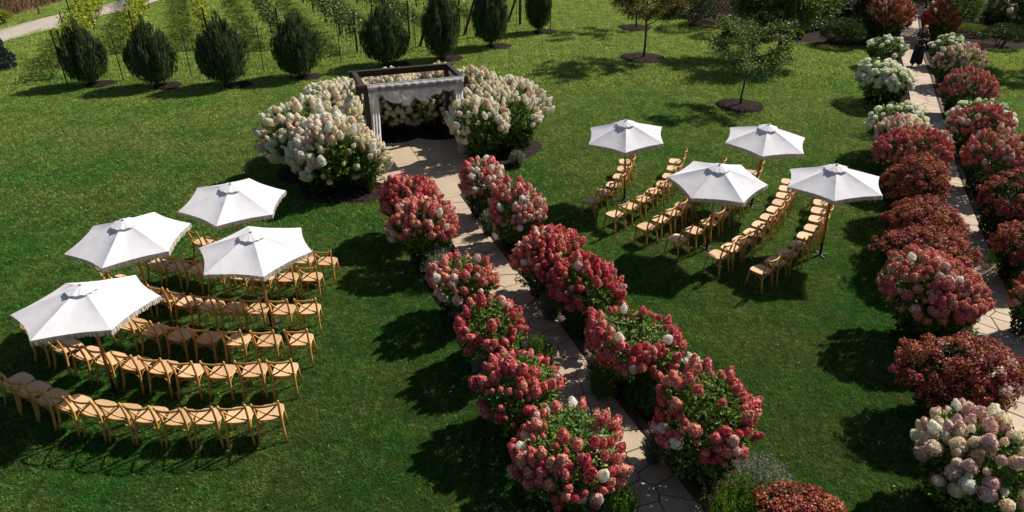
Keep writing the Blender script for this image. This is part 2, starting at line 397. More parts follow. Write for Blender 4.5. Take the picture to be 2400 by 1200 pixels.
def pave(P, parent, ymax, seed, cell=.42, w=PW):
    """polygonal stones laid along the strip; one object each"""
    r = random.Random(seed); s = np.r_[0, np.cumsum(np.hypot(*np.diff(P, axis=0).T))]; Ltot = s[-1]
    seeds = []
    nu = max(2, round(w / cell)); nv = int(Ltot / cell)
    for i in range(nv):
        for j in range(nu):
            seeds.append(((i + .5 + (.5 if j % 2 else 0) + r.uniform(-.36, .36)) * cell, (j + .5 + r.uniform(-.3, .3)) * w / nu))
    A = SG
    def world(u, v):
        x = np.interp(u, s, P[:, 0]); y = np.interp(u, s, P[:, 1]); u2 = min(Ltot, u + .05); u1 = max(0, u - .05)
        tx = np.interp(u2, s, P[:, 0]) - np.interp(u1, s, P[:, 0]); ty = np.interp(u2, s, P[:, 1]) - np.interp(u1, s, P[:, 1]); l = math.hypot(tx, ty)
        return x + ty / l * v * A, y - tx / l * v * A
    cnt = 0; rest = MB()
    for k, (u, v) in enumerate(seeds):
        poly = [(u - 1, .0), (u + 1, .0), (u + 1, w), (u - 1, w)]
        for (a, b) in seeds:
            if abs(a - u) < 1.2 and (a, b) != (u, v):
                nx, ny = a - u, b - v; l = math.hypot(nx, ny)
                poly = clip_poly(poly, (nx / l, ny / l), (nx * (a + u) / 2 + ny * (b + v) / 2) / l)
        poly = [(min(max(q[0], 0), Ltot), q[1]) for q in poly]
        W = [world(*q) for q in poly]
        cx = sum(q[0] for q in W) / len(W); cy = sum(q[1] for q in W) / len(W)
        if cy > ymax: continue
        W = inset(W, .01)
        if not W: continue
        h = .05 + r.uniform(-.003, .003)
        px, py, _ = pix((cx, cy, 0))
        Vv, Ff = prism([(x - cx, y - cy) for x, y in W], 0, h - .02)
        if cnt < 295 and -60 < px < 2460 and py < 1290:
            m = MB(); m.add(Vv, Ff); m.build('paving_stone', STONE, parent, loc=(cx, cy, .02)); cnt += 1
        else: rest.add([(x + cx, y + cy, z + .02) for x, y, z in Vv], Ff)
    if rest.v: props(rest.build('paving_stones_beyond', STONE, parent), kind='stuff')
path1 = strip('garden_path', L1, 0, SG * PW, .036, JOINT, .03); pave(L1, path1, 99, 3)
path2 = strip('garden_path', L2, 0, SG * PW, .036, JOINT, .03); pave(L2, path2, 99, 5)
e1 = strip('path_edging', L1, -SG * .006, -SG * .2, .04, EDGE, .035)
e2 = strip('path_edging', L2, -SG * .006, -SG * .16, .04, EDGE, .035)

# pergola pad: four big slabs with saw joints
PO = np.array([-4.5, 20.5]); PX = np.array([.94, .342]); PY = np.array([-.342, .94])
def pg(u, v): q = PO + PX * u + PY * v; return (float(q[0]), float(q[1]))
pad = MB(); outline = [pg(-.25, -1.2), pg(1.2, -2.6), pg(2.0, -3.1), pg(3.3, -2.9), pg(3.6, -1.0), pg(3.7, 2.3), pg(-.3, 2.3)]
pad.add([(*q, .03) for q in outline] + [(*q, 0) for q in outline], [tuple(range(7))] + [(i, i + 7, (i + 1) % 7 + 7, (i + 1) % 7) for i in range(7)])
padO = props(pad.build('patio_pad', JOINT), kind='structure')
for n1_, n2_ in (((1, 1)), ((1, -1)), ((-1, 1)), ((-1, -1))):
    ju, jv = 1.55, -.2
    q = [(-.25, -1.2), (1.2, -2.6), (2.0, -3.1), (3.3, -2.9), (3.6, -1.0), (3.7, 2.3), (-.3, 2.3)]
    q = clip_poly(q, (n1_, 0), ju * n1_ - .006); q = clip_poly(q, (0, n2_), jv * n2_ - .006)
    W = [pg(*a) for a in q]; cx = sum(a[0] for a in W) / len(W); cy = sum(a[1] for a in W) / len(W)
    W = inset(W, .004); m = MB(); m.add(*prism([(x - cx, y - cy) for x, y in W], 0, .03)); m.build('paving_slab', STONE, padO, loc=(cx, cy, .022))

# gravel road and meadow
def poly_sheet(name, pts, z, mat):
    m = MB(); m.add([(x, y, z) for x, y in pts], [tuple(range(len(pts)))]); return props(m.build(name, mat), kind='structure')
near = [G(*q) for q in ((22, 94), (83, 78), (127, 67), (242, 36), (330, 16), (372, 1))]
far = [G(*q) for q in ((6, 67), (92, 45), (133, 35), (202, 22), (275, 3))]
ex = lambda a, b, t: (a[0] + (a[0] - b[0]) * t, a[1] + (a[1] - b[1]) * t)
poly_sheet('gravel_road', [ex(near[0], near[1], 5)] + near + [ex(near[-1], near[-2], 8)] + [ex(far[-1], far[-2], 7)] + far[::-1] + [ex(far[0], far[1], 5)], .015, GRAVEL)
MEADOW = simple('dry meadow soil', (.1, .06, .03), .95, (.16, .1, .05), 2)
mead = [G(*q) for q in ((0, 50), (50, 33), (92, 20), (137, 7))]
me = [ex(mead[0], mead[1], 6)] + mead + [ex(mead[-1], mead[-2], 8)]
poly_sheet('meadow', me + [(me[-1][0] - 60, me[-1][1] + 30), (me[0][0] - 60, me[0][1] + 20)], .01, MEADOW)
# planted bed along the top right
BED = [G(1545, 15), G(1575, 37), G(1640, 55), G(1700, 72), G(1800, 98), G(1900, 108), G(2030, 114), G(2120, 113)]
poly_sheet('shrub_bed', BED + [(31, 60), (14, 62)], .012, MULCH)
BED2 = [G(2180, 118), G(2250, 118), G(2330, 117), G(2420, 116)]
poly_sheet('shrub_bed', BED2 + [(45, 40), (45, 62), (27, 60)], .012, MULCH)

# ------------------------------------------------------------------ grass (instanced tufts on points, one object per lawn patch size)
def blades(n, half, h, w, seed):
    r = np.random.RandomState(seed)
    P = np.c_[(r.uniform(-1, 1, (n, 2)) + r.uniform(-1, 1, (n, 2))) * half * .5, np.zeros(n)]; a = r.uniform(0, 2 * math.pi, n)
    kc = r.uniform(-half, half, (max(6, int((half * 2 / .09) ** 2)), 2)); kd = r.normal(size=(len(kc), 2)); kh = r.uniform(.3, 1.5, len(kc))
    j = np.argmin((P[:, None, 0] - kc[None, :, 0]) ** 2 + (P[:, None, 1] - kc[None, :, 1]) ** 2, 1)
    S = np.c_[np.cos(a), np.sin(a), np.zeros(n)] * (w * r.uniform(.6, 1.2, n))[:, None] / 2
    lean = r.normal(size=(n, 2)) * .4 + kd[j] * .45; H = h * r.uniform(.5, 1.25, n) * kh[j]
    tip = P + np.c_[lean * H[:, None], H]
    V = np.stack([P - S, P + S, tip], 1).reshape(-1, 3); F = np.arange(3 * n).reshape(-1, 3)
    return V, F
def in_bed(X, Y, m=0.0):
    bad = np.zeros(len(X), bool)
    for P, wl_, wr_ in beds:
        C = offset(P, SG * (wl_ - wr_) / 2); hw = (wl_ + wr_) / 2
        d = np.min(np.hypot(X[:, None] - C[None, ::2, 0], Y[:, None] - C[None, ::2, 1]), 1); bad |= d < hw + m
    # patio + horseshoe
    u = (X - PO[0]) * PX[0] + (Y - PO[1]) * PX[1]; v = (X - PO[0]) * PY[0] + (Y - PO[1]) * PY[1]
    bad |= (u > -.3) & (u < 3.7) & (v > -1.3) & (v < 2.3)
    bad |= (u > .9) & (u < 3.5) & (v > -2.9) & (v < -1)
    return bad
def in_poly(X, Y, poly):
    r = np.zeros(len(X), bool); n = len(poly)
    for i in range(n):
        (x1, y1), (x2, y2) = poly[i], poly[(i + 1) % n]
        c = ((y1 > Y) != (y2 > Y)) & (X < (x2 - x1) * (Y - y1) / (y2 - y1 + 1e-12) + x1); r ^= c
    return r
mulch_discs = []      # (x, y, r) filled in by the planting tables below
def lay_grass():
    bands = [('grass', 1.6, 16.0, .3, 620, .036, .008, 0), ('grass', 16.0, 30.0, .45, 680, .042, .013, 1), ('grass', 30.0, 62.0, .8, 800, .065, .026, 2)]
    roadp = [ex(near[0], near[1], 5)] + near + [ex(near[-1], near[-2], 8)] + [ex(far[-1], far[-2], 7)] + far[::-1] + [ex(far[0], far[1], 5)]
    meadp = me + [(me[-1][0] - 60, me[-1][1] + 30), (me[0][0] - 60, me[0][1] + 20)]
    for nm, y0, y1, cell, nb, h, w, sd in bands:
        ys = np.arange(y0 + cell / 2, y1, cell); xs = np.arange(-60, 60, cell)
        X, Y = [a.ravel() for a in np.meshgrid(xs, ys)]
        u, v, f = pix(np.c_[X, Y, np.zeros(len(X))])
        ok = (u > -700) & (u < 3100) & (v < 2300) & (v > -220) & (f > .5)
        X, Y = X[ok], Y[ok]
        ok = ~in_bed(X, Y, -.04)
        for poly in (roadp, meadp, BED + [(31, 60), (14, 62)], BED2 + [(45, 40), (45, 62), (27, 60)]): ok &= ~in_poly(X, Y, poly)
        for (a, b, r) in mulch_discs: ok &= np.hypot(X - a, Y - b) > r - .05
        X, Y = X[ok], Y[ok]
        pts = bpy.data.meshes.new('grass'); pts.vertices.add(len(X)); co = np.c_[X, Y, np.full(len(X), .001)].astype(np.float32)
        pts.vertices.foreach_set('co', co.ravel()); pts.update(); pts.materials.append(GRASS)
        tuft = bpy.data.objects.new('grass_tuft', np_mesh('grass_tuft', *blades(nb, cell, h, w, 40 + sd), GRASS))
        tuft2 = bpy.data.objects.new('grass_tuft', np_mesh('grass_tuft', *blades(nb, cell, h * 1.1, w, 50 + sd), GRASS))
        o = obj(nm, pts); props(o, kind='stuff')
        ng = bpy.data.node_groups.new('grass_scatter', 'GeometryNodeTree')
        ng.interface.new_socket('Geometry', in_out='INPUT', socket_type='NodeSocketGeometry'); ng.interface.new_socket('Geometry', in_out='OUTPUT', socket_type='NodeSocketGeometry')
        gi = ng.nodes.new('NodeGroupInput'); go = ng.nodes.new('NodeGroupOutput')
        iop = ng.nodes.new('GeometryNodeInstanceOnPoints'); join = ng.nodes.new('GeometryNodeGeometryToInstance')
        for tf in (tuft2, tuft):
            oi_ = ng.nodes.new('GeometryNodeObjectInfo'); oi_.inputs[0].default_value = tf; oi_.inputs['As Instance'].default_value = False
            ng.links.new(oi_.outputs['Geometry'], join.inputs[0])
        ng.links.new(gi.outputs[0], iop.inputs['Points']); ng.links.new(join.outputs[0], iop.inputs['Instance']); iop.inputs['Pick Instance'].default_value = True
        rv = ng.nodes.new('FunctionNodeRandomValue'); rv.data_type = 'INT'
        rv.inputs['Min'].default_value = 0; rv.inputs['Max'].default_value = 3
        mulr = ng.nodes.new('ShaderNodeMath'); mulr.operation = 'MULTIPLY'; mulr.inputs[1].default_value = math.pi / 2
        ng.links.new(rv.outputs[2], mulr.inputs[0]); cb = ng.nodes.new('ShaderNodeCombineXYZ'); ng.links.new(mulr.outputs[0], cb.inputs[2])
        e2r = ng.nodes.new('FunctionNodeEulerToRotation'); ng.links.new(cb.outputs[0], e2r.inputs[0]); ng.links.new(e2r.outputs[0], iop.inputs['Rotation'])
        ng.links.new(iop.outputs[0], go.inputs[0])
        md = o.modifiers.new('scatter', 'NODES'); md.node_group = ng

# ------------------------------------------------------------------ umbrellas
U_R, U_DROP = 1.137, .423
def make_umbrella(L=2.35):
    root = empty('patio_umbrella', (0, 0, 0))
    m = MB(); m.tube([(0, 0, .3), (0, 0, 1.0), (0, 0, L - .1)], [.03, .03, .026], 10); pole = m.build('pole', POLE, root, True)
    m = MB(); m.lathe([(.03, 0), (.045, .02), (.045, .09), (.03, .12)], 10, (0, 0, 1.55)); m.build('hub', POLE, pole, True)
    m = MB(); m.lathe([(.032, .03), (.032, .33), (.03, .34)], 10); sl = m.build('pole_sleeve', BLACKM, root, True)
    m = MB()
    for a in (0, math.pi / 2): m.box((0, 0, .022 if a == 0 else .0225), (.4, .04, .014 if a == 0 else .016), a)
    m.build('base', BASE, root)
    top = L - .04; C = [(U_R * math.cos(a), U_R * math.sin(a)) for a in [math.radians(120 - 60 * k) for k in range(6)]]
    rng = random.Random(3)
    for k in range(6):
        (ax, ay), (bx, by) = C[k], C[(k + 1) % 6]; V = []; nu, nv = 10, 10
        ph = rng.uniform(0, 6)
        for i in range(nu + 1):
            t = i / nu
            for j in range(nv + 1):
                s_ = j / nv; e = 4 * s_ * (1 - s_); rr = t * (1 - .055 * e * t)
                x = (ax * (1 - s_) + bx * s_) * rr; y = (ay * (1 - s_) + by * s_) * rr
                z = top - (U_DROP - .04) * (t ** 1.08) - .035 * e * math.sin(math.pi * min(1, t)) * .9 + .004 * math.sin(9 * s_ + ph) * t * e
                V.append((x, y, z))
        F = [(i * (nv + 1) + j, (i + 1) * (nv + 1) + j, (i + 1) * (nv + 1) + j + 1, i * (nv + 1) + j + 1) for i in range(nu) for j in range(nv)]
        m = MB(); m.add(V, F); pn = m.build('canopy_panel', CANVAS, root, True)
        # valance fringe of this side
        n = 46; P = []
        for j in range(n):
            s_ = (j + .5) / n; e = 4 * s_ * (1 - s_); rr = 1 - .055 * e
            P.append(((ax * (1 - s_) + bx * s_) * rr, (ay * (1 - s_) + by * s_) * rr))
        z0 = top - (U_DROP - .04) + .004; Vf = []; Ff = []
        for j, (x, y) in enumerate(P):
            dx, dy = (bx - ax) / n * .56, (by - ay) / n * .56; dz = .1 + rng.uniform(-.018, .014); sw = rng.uniform(-.008, .008); b = len(Vf)
            q = 1.0 + rng.uniform(.0, .012)
            Vf += [(x * q - dx, y * q - dy, z0), (x * q + dx, y * q + dy, z0), (x * q + dx * .75 + sw, y * q + dy * .75 + sw, z0 - dz), (x * q - dx * .75 + sw, y * q - dy * .75 + sw, z0 - dz)]
            Ff += [(b, b + 1, b + 2, b + 3)]
        m = MB(); m.add(Vf, Ff); m.build('fringe', FRINGE, pn)
        m = MB(); m.tube([(0, 0, top - .03), (ax * .5, ay * .5, top - .03 - (U_DROP - .04) * .48), (ax, ay, top - U_DROP + .03)], .011, 6); m.build('rib', POLE, root, True)
        m = MB(); m.tube([(0, 0, 1.64), (ax * .48, ay * .48, top - .05 - (U_DROP - .04) * .47)], .008, 5); m.build('strut', POLE, root, True)
    # vent cap: gathered little roof over the apex
    V = [(0, 0, top + .035)]; n = 36
    for r_, z in ((.06, top + .02), (.16, top - .018), (.26, top - .052)):
        for j in range(n):
            a = 2 * math.pi * j / n; q = r_ * (1 - .07 * abs(math.sin(3 * a))); w = .012 * math.sin(12 * a) * r_ / .25
            V.append((q * math.cos(a), q * math.sin(a), z + w))
    F = [(0, 1 + j, 1 + (j + 1) % n) for j in range(n)] + [(1 + k * n + j, 1 + (k + 1) * n + j, 1 + (k + 1) * n + (j + 1) % n, 1 + k * n + (j + 1) % n) for k in range(2) for j in range(n)]
    m = MB(); m.add(V, F); m.build('vent_cap', CANVAS, root, True)
    m = MB(); m.lathe([(.0, .0), (.026, .006), (.032, .018), (.02, .03), (.004, .034)], 10, (0, 0, top + .025)); m.build('finial', CANVAS, root, True)
    return root
def copy_tree(o, parent=None):
    c = o.copy(); COL.objects.link(c); c.parent = parent
    for ch in list(kids.get(o.name, [])): copy_tree(ch, c)
    return c
def index_kids(root):
    for ch in root.children_recursive: kids.setdefault(ch.parent.name, []).append(ch)
kids = {}
UMB = [(-6.232, 13.83, 2.348, .553, .051, .052, 'farthest white fringed umbrella of the four on the left side'),
       (-7.539, 12.026, 2.334, .552, .028, -.015, 'second nearest white fringed umbrella at the left edge of the left seating'),
       (-4.989, 11.684, 2.211, .97, .003, -.009, 'white fringed umbrella of the left seating that stands nearest the paved path'),
       (-7.184, 9.578, 2.242, .282, -.056, -.002, 'nearest and largest looking white umbrella, at the lower left corner'),
       (3.243, 17.987, 2.434, .38, .062, -.07, 'white umbrella over the chair row closest to the pergola, right seating'),
       (6.76, 17.541, 2.45, .154, .056, .005, 'white umbrella at the back right, just below the small fruit tree'),
       (4.867, 14.99, 2.35, .803, .07, -.025, 'white umbrella over the middle rows of the right seating'),
       (7.602, 14.718, 2.381, .145, -.009, -.05, 'white umbrella overlapping the red bushes beside the right path')]
U0 = make_umbrella(2.35); index_kids(U0)
for i, (x, y, L, yaw, tx, ty, lab) in enumerate(UMB):
    o = U0 if i == 0 else copy_tree(U0)
    o.rotation_mode = 'QUATERNION'
    o.rotation_quaternion = (Matrix.Rotation(ty, 3, 'Y') @ Matrix.Rotation(tx, 3, 'X') @ Matrix.Rotation(yaw, 3, 'Z')).to_quaternion()
    o.location = (x, y, 0); o.scale = (1, 1, L / 2.35)
    props(o, lab, 'umbrella', 'white fringed umbrellas over the chairs')

# ------------------------------------------------------------------ chairs (face +Y)
def arc(p0, p1, bow, n=7):
    p0, p1, bow = Vector(p0), Vector(p1), Vector(bow)
    return [p0.lerp(p1, i / (n - 1)) + bow * (4 * (i / (n - 1)) * (1 - i / (n - 1))) for i in range(n)]
def make_chair():
    root = empty('cross_back_chair', (0, 0, 0))
    # seat: rounded, wider at the front
    prof = []
    for k in range(20):
        a = 2 * math.pi * k / 20; c, s_ = math.cos(a), math.sin(a); e = .55
        x = math.copysign(abs(c) ** e, c); y = math.copysign(abs(s_) ** e, s_)
        prof.append((x * (.2 + .02 * (y + 1) / 2), y * .2 + .0))
    V = []
    for q, z in ((.93, .437), (1, .446), (1, .462), (.96, .47), (.86, .467)): V += [(x * q, y * q, z) for x, y in prof]
    V.append((0, 0, .462)); n = 20
    F = [(k * n + j, k * n + (j + 1) % n, (k + 1) * n + (j + 1) % n, (k + 1) * n + j) for k in range(4) for j in range(n)] + [(4 * n + j, 4 * n + (j + 1) % n, 5 * n) for j in range(n)] + [tuple(range(n - 1, -1, -1))]
    m = MB(); m.add(V, F); seat = m.build('seat', SEAT, root, False)
    for s_ in (-1, 1):
        m = MB(); m.tube([(s_ * .17, .165, .44), (s_ * .178, .175, .25), (s_ * .2, .2, 0)], [.021, .02, .016], 7); m.build('front_leg', FRAME, root, True)
        m = MB(); m.tube([(s_ * .215, -.25, 0), (s_ * .195, -.205, .2), (s_ * .185, -.175, .44), (s_ * .188, -.19, .6), (s_ * .198, -.225, .76), (s_ * .205, -.25, .865), (s_ * .206, -.253, .885)],
                         [.017, .021, .022, .02, .019, .021, .012], 7); m.build('back_post', FRAME, root, True)
    m = MB(); m.tube(arc((-.225, -.25, .84), (.225, -.25, .84), (0, -.055, 0), 9), [.014] + [.025] * 7 + [.014], 8, flat=.6); m.build('top_rail', FRAME, root, True)
    m = MB(); m.tube(arc((-.185, -.178, .475), (.185, -.178, .475), (0, -.03, 0), 7), .012, 6); m.build('seat_rail', FRAME, root, True)
    for s_ in (-1, 1):
        m = MB(); m.tube(arc((-.185 * s_, -.185, .49), (.185 * s_, -.245, .81), (0, -.05 - .006 * s_, 0), 8), .015, 6, flat=.7); m.build('cross_slat', FRAME, root, True)
        m = MB(); m.tube([(s_ * .19, -.19, .3), (s_ * .188, -.1, .39), (s_ * .187, 0, .415), (s_ * .185, .09, .39), (s_ * .182, .17, .3)], .009, 5); m.build('side_brace', FRAME, root, True)
    for y, nm in ((.172, 'front_brace'), (-.185, 'rear_brace')):
        m = MB(); m.tube([(-.18, y, .3), (-.1, y, .39), (0, y, .415), (.1, y, .39), (.18, y, .3)], .009, 5); m.build(nm, FRAME, root, True)
    return root
CH0 = make_chair(); index_kids(CH0)
CH0.location = (0, 0, 0)
ORD = ['first', 'second', 'third', 'fourth', 'fifth', 'sixth', 'seventh', 'eighth', 'ninth', 'tenth', 'eleventh', 'twelfth']
def row_curve(pts, n, deg=2):
    P = np.array(pts); d = np.r_[0, np.cumsum(np.hypot(*np.diff(P, axis=0).T))]; d /= d[-1]
    deg = min(deg, len(P) - 1); cx, cy = np.polyfit(d, P[:, 0], deg), np.polyfit(d, P[:, 1], deg)
    t = np.linspace(0, 1, 200); Q = np.c_[np.polyval(cx, t), np.polyval(cy, t)]
    s = np.r_[0, np.cumsum(np.hypot(*np.diff(Q, axis=0).T))]; u = np.linspace(0, s[-1], n)
    X, Y = np.interp(u, s, Q[:, 0]), np.interp(u, s, Q[:, 1])
    tx, ty = np.gradient(Q[:, 0]), np.gradient(Q[:, 1]); TX, TY = np.interp(u, s, tx), np.interp(u, s, ty)
    return X, Y, TX, TY
ROWS = [  # block, row words, control points, count, how far the control line lies behind the seat centre
    ('left', 'row farthest from the pergola', [(-3.95, 8.3), (-4.95, 8.22), (-5.95, 8.27), (-7.06, 8.41), (-7.99, 8.75), (-8.75, 9.15)], 11, .25),
    ('left', 'fifth row from the pergola', [(-4.04, 9.42), (-5.24, 9.37), (-6.25, 9.46), (-7.34, 9.73), (-8.34, 10.05), (-8.95, 10.4)], 10, .25),
    ('left', 'fourth row from the pergola', [(-4.0, 10.34), (-5.23, 10.3), (-6.39, 10.48), (-6.97, 10.66), (-8.65, 11.4)], 9, .25),
    ('left', 'third row from the pergola', [(-4.1, 11.38), (-5.15, 11.36), (-6.16, 11.5), (-7.18, 11.8), (-8.75, 12.55)], 10, .25),
    ('left', 'second row from the pergola', [(-4.39, 12.63), (-5.49, 12.68), (-6.5, 12.82), (-8.12, 13.31)], 8, .24),
    ('left', 'row nearest the pergola', [(-4.25, 13.35), (-5.9, 13.62), (-7.56, 14.33)], 7, .25),
    ('right', 'row nearest the pergola', [(2.18, 16.94), (2.82, 17.87), (3.29, 18.98), (3.5, 19.8)], 6, 0),
    ('right', 'second row from the pergola', [(2.69, 16.09), (3.55, 17.0), (4.48, 18.3), (5.05, 19.85)], 8, 0),
    ('right', 'third row from the pergola', [(3.38, 15.36), (4.2, 16.2), (5.3, 17.6), (6.05, 19.1)], 9, 0),
    ('right', 'fourth row from the pergola', [(4.03, 14.73), (4.93, 15.46), (5.54, 16.28), (6.4, 17.4), (7.1, 18.9)], 9, 0),
    ('right', 'fifth row from the pergola', [(4.79, 13.89), (5.59, 14.66), (6.33, 15.44), (6.9, 16.32), (7.48, 17.17), (7.95, 18.2)], 11, 0),
    ('right', 'row farthest from the pergola', [(5.58, 13.22), (6.39, 13.91), (7.2, 14.81), (7.83, 15.76), (8.36, 16.8), (8.5, 17.31)], 10, 0)]
first = True; rc = random.Random(11)
for blk, words, pts, n, back in ROWS:
    X, Y, TX, TY = row_curve(pts, n)
    for i in range(n):
        nx, ny = -TY[i], TX[i]; l = math.hypot(nx, ny); nx, ny = nx / l, ny / l
        gx, gy = -3.2 - X[i], 21.5 - Y[i]
        if nx * gx + ny * gy < 0: nx, ny = -nx, -ny
        o = CH0 if first else copy_tree(CH0); first = False
        o.location = (X[i] + nx * back + rc.uniform(-.015, .015), Y[i] + ny * back + rc.uniform(-.02, .02), .012)
        o.rotation_euler = (0, 0, math.atan2(ny, nx) - math.pi / 2 + rc.uniform(-.05, .05))
        props(o, f'honey wood cross-back chair, {ORD[i]} from the path, {words}, {blk} seating', 'chair', f'chairs of the {blk} seating, {words}')

# ------------------------------------------------------------------ pergola
PH = 2.58
perg = props(empty('pergola', (*pg(0, 0), 0), math.atan2(PX[1], PX[0])), 'dark timber pergola with four posts and sheer white drapes among white hydrangeas', 'pergola')
for x, y in ((.07, .07), (3.08, .07), (3.08, 1.83), (.07, 1.83)):
    m = MB(); m.box((0, 0, PH / 2), (.14, .14, PH)); m.build('post', DARK, perg, loc=(x, y, 0))
for c, s_ in (((1.575, -.03, PH - .08), (3.45, .05, .2)), ((1.575, 1.93, PH - .08), (3.45, .05, .2)), ((-.03, .95, PH - .082), (.05, 1.9, .196)), ((3.18, .95, PH - .082), (.05, 1.9, .196)),
              ((1.575, .07, PH + .03), (3.5, .15, .045)), ((1.575, 1.83, PH + .03), (3.5, .15, .045)), ((.0, .95, PH + .028), (.15, 1.6, .04)), ((3.15, .95, PH + .028), (.15, 1.6, .04))):
    m = MB(); m.box((0, 0, 0), s_); m.build('beam', DARK, perg, loc=c)
def sheet(fn, nu, nv, name, parent):
    V = [fn(i / nu, j / nv) for i in range(nu + 1) for j in range(nv + 1)]
    F = [(i * (nv + 1) + j, (i + 1) * (nv + 1) + j, (i + 1) * (nv + 1) + j + 1, i * (nv + 1) + j + 1) for i in range(nu) for j in range(nv)]
    m = MB(); m.add(V, F); return m.build(name, SHEER, parent, True)
drape = props(empty('sheer_drape', (*pg(0, 0), 0), math.atan2(PX[1], PX[0])), 'sheer white fabric swagged along the front beam of the dark pergola', 'drape')
ZT = PH + .06
SC = [(.42, .34, .1), (.98, .46, .42), (1.28, .3, .52), (1.82, .36, .44), (2.2, .26, .26), (2.66, .3, .2)]     # centre, half width, drop of each scallop
def valance(a, b):
    x = .3 + 2.7 * a; d = max([.1] + [dr * max(0, 1 - ((x - c) / w) ** 2) ** .6 for c, w, dr in SC]); z = ZT - (.2 + d) * b
    return (x, -.072 - .012 * math.sin(a * 64 + b * 2) * (.4 + b) - .012 * math.sin(14 * b * (.3 + d) + 2) - .07 * b * d, z)
sheet(valance, 150, 18, 'swag', drape)
def curtain(x0, w, zb, ph):
    def f(a, b):
        x = x0 + w * a * (1 - .12 * math.sin(b * 3)); z = ZT - (ZT - zb) * b
        return (x + .02 * math.sin(b * 5 + ph), -.08 - .018 * math.sin(a * 19 + ph + b) * min(1, b * 3) - .02 * b, z)
    sheet(f, 40, 16, 'curtain', drape)
curtain(.12, .3, .12, 0); curtain(2.85, .28, .12, 2)
sheet(lambda a, b: (.1 + 3.08 * a, -.06 + .12 * b, ZT + .004 + .006 * math.sin(a * 60)), 80, 3, 'top_fold', drape)

# ------------------------------------------------------------------ flower heads and foliage prototypes
def head_mesh(name, mat, kind, seed):
    r = np.random.RandomState(seed)
    if kind == 'lacy':        # loose flat cluster of separate sepals
        n = 60; th = r.uniform(0, 2 * math.pi, n); rad = .085 * np.sqrt(r.uniform(0, 1, n)); h = .05 * (1 - (rad / .085) ** 2) + r.uniform(-.025, .02, n)
        P = np.c_[rad * np.cos(th), rad * np.sin(th), h]; Nn = unit(np.c_[P[:, :2] * 8, np.ones(n)] + r.normal(size=(n, 3)) * .35); size = .017; core = False
    elif kind == 'spike':     # upright pointed panicle
        n = 90; k = (np.arange(n) + .5) / n; th = k * n * 2.4; z = -.06 + .25 * k; rr = .06 * np.sqrt(np.clip(1 - k, 0, 1)) + .006
        P = np.c_[rr * np.cos(th), rr * np.sin(th), z]; P += r.normal(size=P.shape) * .007; Nn = unit(np.c_[np.cos(th), np.sin(th), np.full(n, .5)]); size = .02; core = True
    elif kind == 'snow':      # flattened round mophead
        n = 120; k = (np.arange(n) + .5) / n; ph = np.arccos(1 - 1.6 * k); th = np.arange(n) * 2.39996
        D = np.c_[np.sin(ph) * np.cos(th), np.sin(ph) * np.sin(th), np.cos(ph)]; P = D * [.095, .095, .065]; P += r.normal(size=P.shape) * .004; Nn = unit(D); size = .02; core = True
    else:                     # rounded cone
        n = 210; k = (np.arange(n) + .5) / n; ph = np.arccos(1 - 1.75 * k); th = np.arange(n) * 2.39996
        D = np.c_[np.sin(ph) * np.cos(th), np.sin(ph) * np.sin(th), np.cos(ph)]
        el = .125 if kind == 'cone' else .09; lump = 1 + .09 * np.sin(th * 2 + seed) * np.sin(ph * 3)
        P = D * [.074, .074, el] * lump[:, None]; P[:, :2] *= (1 - (.42 if kind == 'cone' else .2) * np.clip(D[:, 2], 0, 1))[:, None]; P += r.normal(size=P.shape) * .004; Nn = unit(D * [1, 1, .8]); size = .0155; core = True
    Nn = unit(Nn + r.normal(size=Nn.shape) * .38)
    a = unit(np.cross(Nn, r.normal(size=Nn.shape))); b = np.cross(Nn, a); s_ = (size * r.uniform(.75, 1.2, n))[:, None]
    cc = P - Nn * .003
    V = np.stack([cc, P + a * s_, P + (a + b) * s_ * .42, P + b * s_, P + (b - a) * s_ * .42, P - a * s_, P - (a + b) * s_ * .42, P - b * s_, P + (a - b) * s_ * .42], 1)
    i = np.arange(n)[:, None] * 9
    F = np.concatenate([np.stack([i[:, 0], i[:, 0] + 1 + q, i[:, 0] + 1 + (q + 1) % 8], 1) for q in (0, 1, 2, 3, 4, 5, 6, 7)])
    V = V.reshape(-1, 3); parts = [(V, F)]
    if core:
        t = (1 + 5 ** .5) / 2; ic = unit(np.array([(-1, t, 0), (1, t, 0), (-1, -t, 0), (1, -t, 0), (0, -1, t), (0, 1, t), (0, -1, -t), (0, 1, -t), (t, 0, -1), (t, 0, 1), (-t, 0, -1), (-t, 0, 1)], float))
        fi = np.array([(0, 11, 5), (0, 5, 1), (0, 1, 7), (0, 7, 10), (0, 10, 11), (1, 5, 9), (5, 11, 4), (11, 10, 2), (10, 7, 6), (7, 1, 8), (3, 9, 4), (3, 4, 2), (3, 2, 6), (3, 6, 8), (3, 8, 9), (4, 9, 5), (2, 4, 11), (6, 2, 10), (8, 6, 7), (9, 8, 1)])
        lo, hi = P.min(0), P.max(0); parts.append(((lo + hi) / 2 + ic * (hi - lo) / 2 * .88, fi))
    else:
        k = 26; Q = P[:k] * [.9, .9, 1]; st = np.zeros((k, 3)); st[:, 2] = -.12
        d = unit(Q - st); s2 = unit(np.cross(d, r.normal(size=(k, 3)))) * .0025
        Vv = np.stack([st - s2, st + s2, Q], 1).reshape(-1, 3); parts.append((Vv, np.arange(3 * k).reshape(-1, 3)))
    return np_mesh(name, *merge(parts), mat)
HEADS = {}
def heads(kind, col):
    if (kind, col) not in HEADS: HEADS[(kind, col)] = [head_mesh('flower_head', PETAL[col], kind, s_) for s_ in (1, 2, 3)]
    return HEADS[(kind, col)]

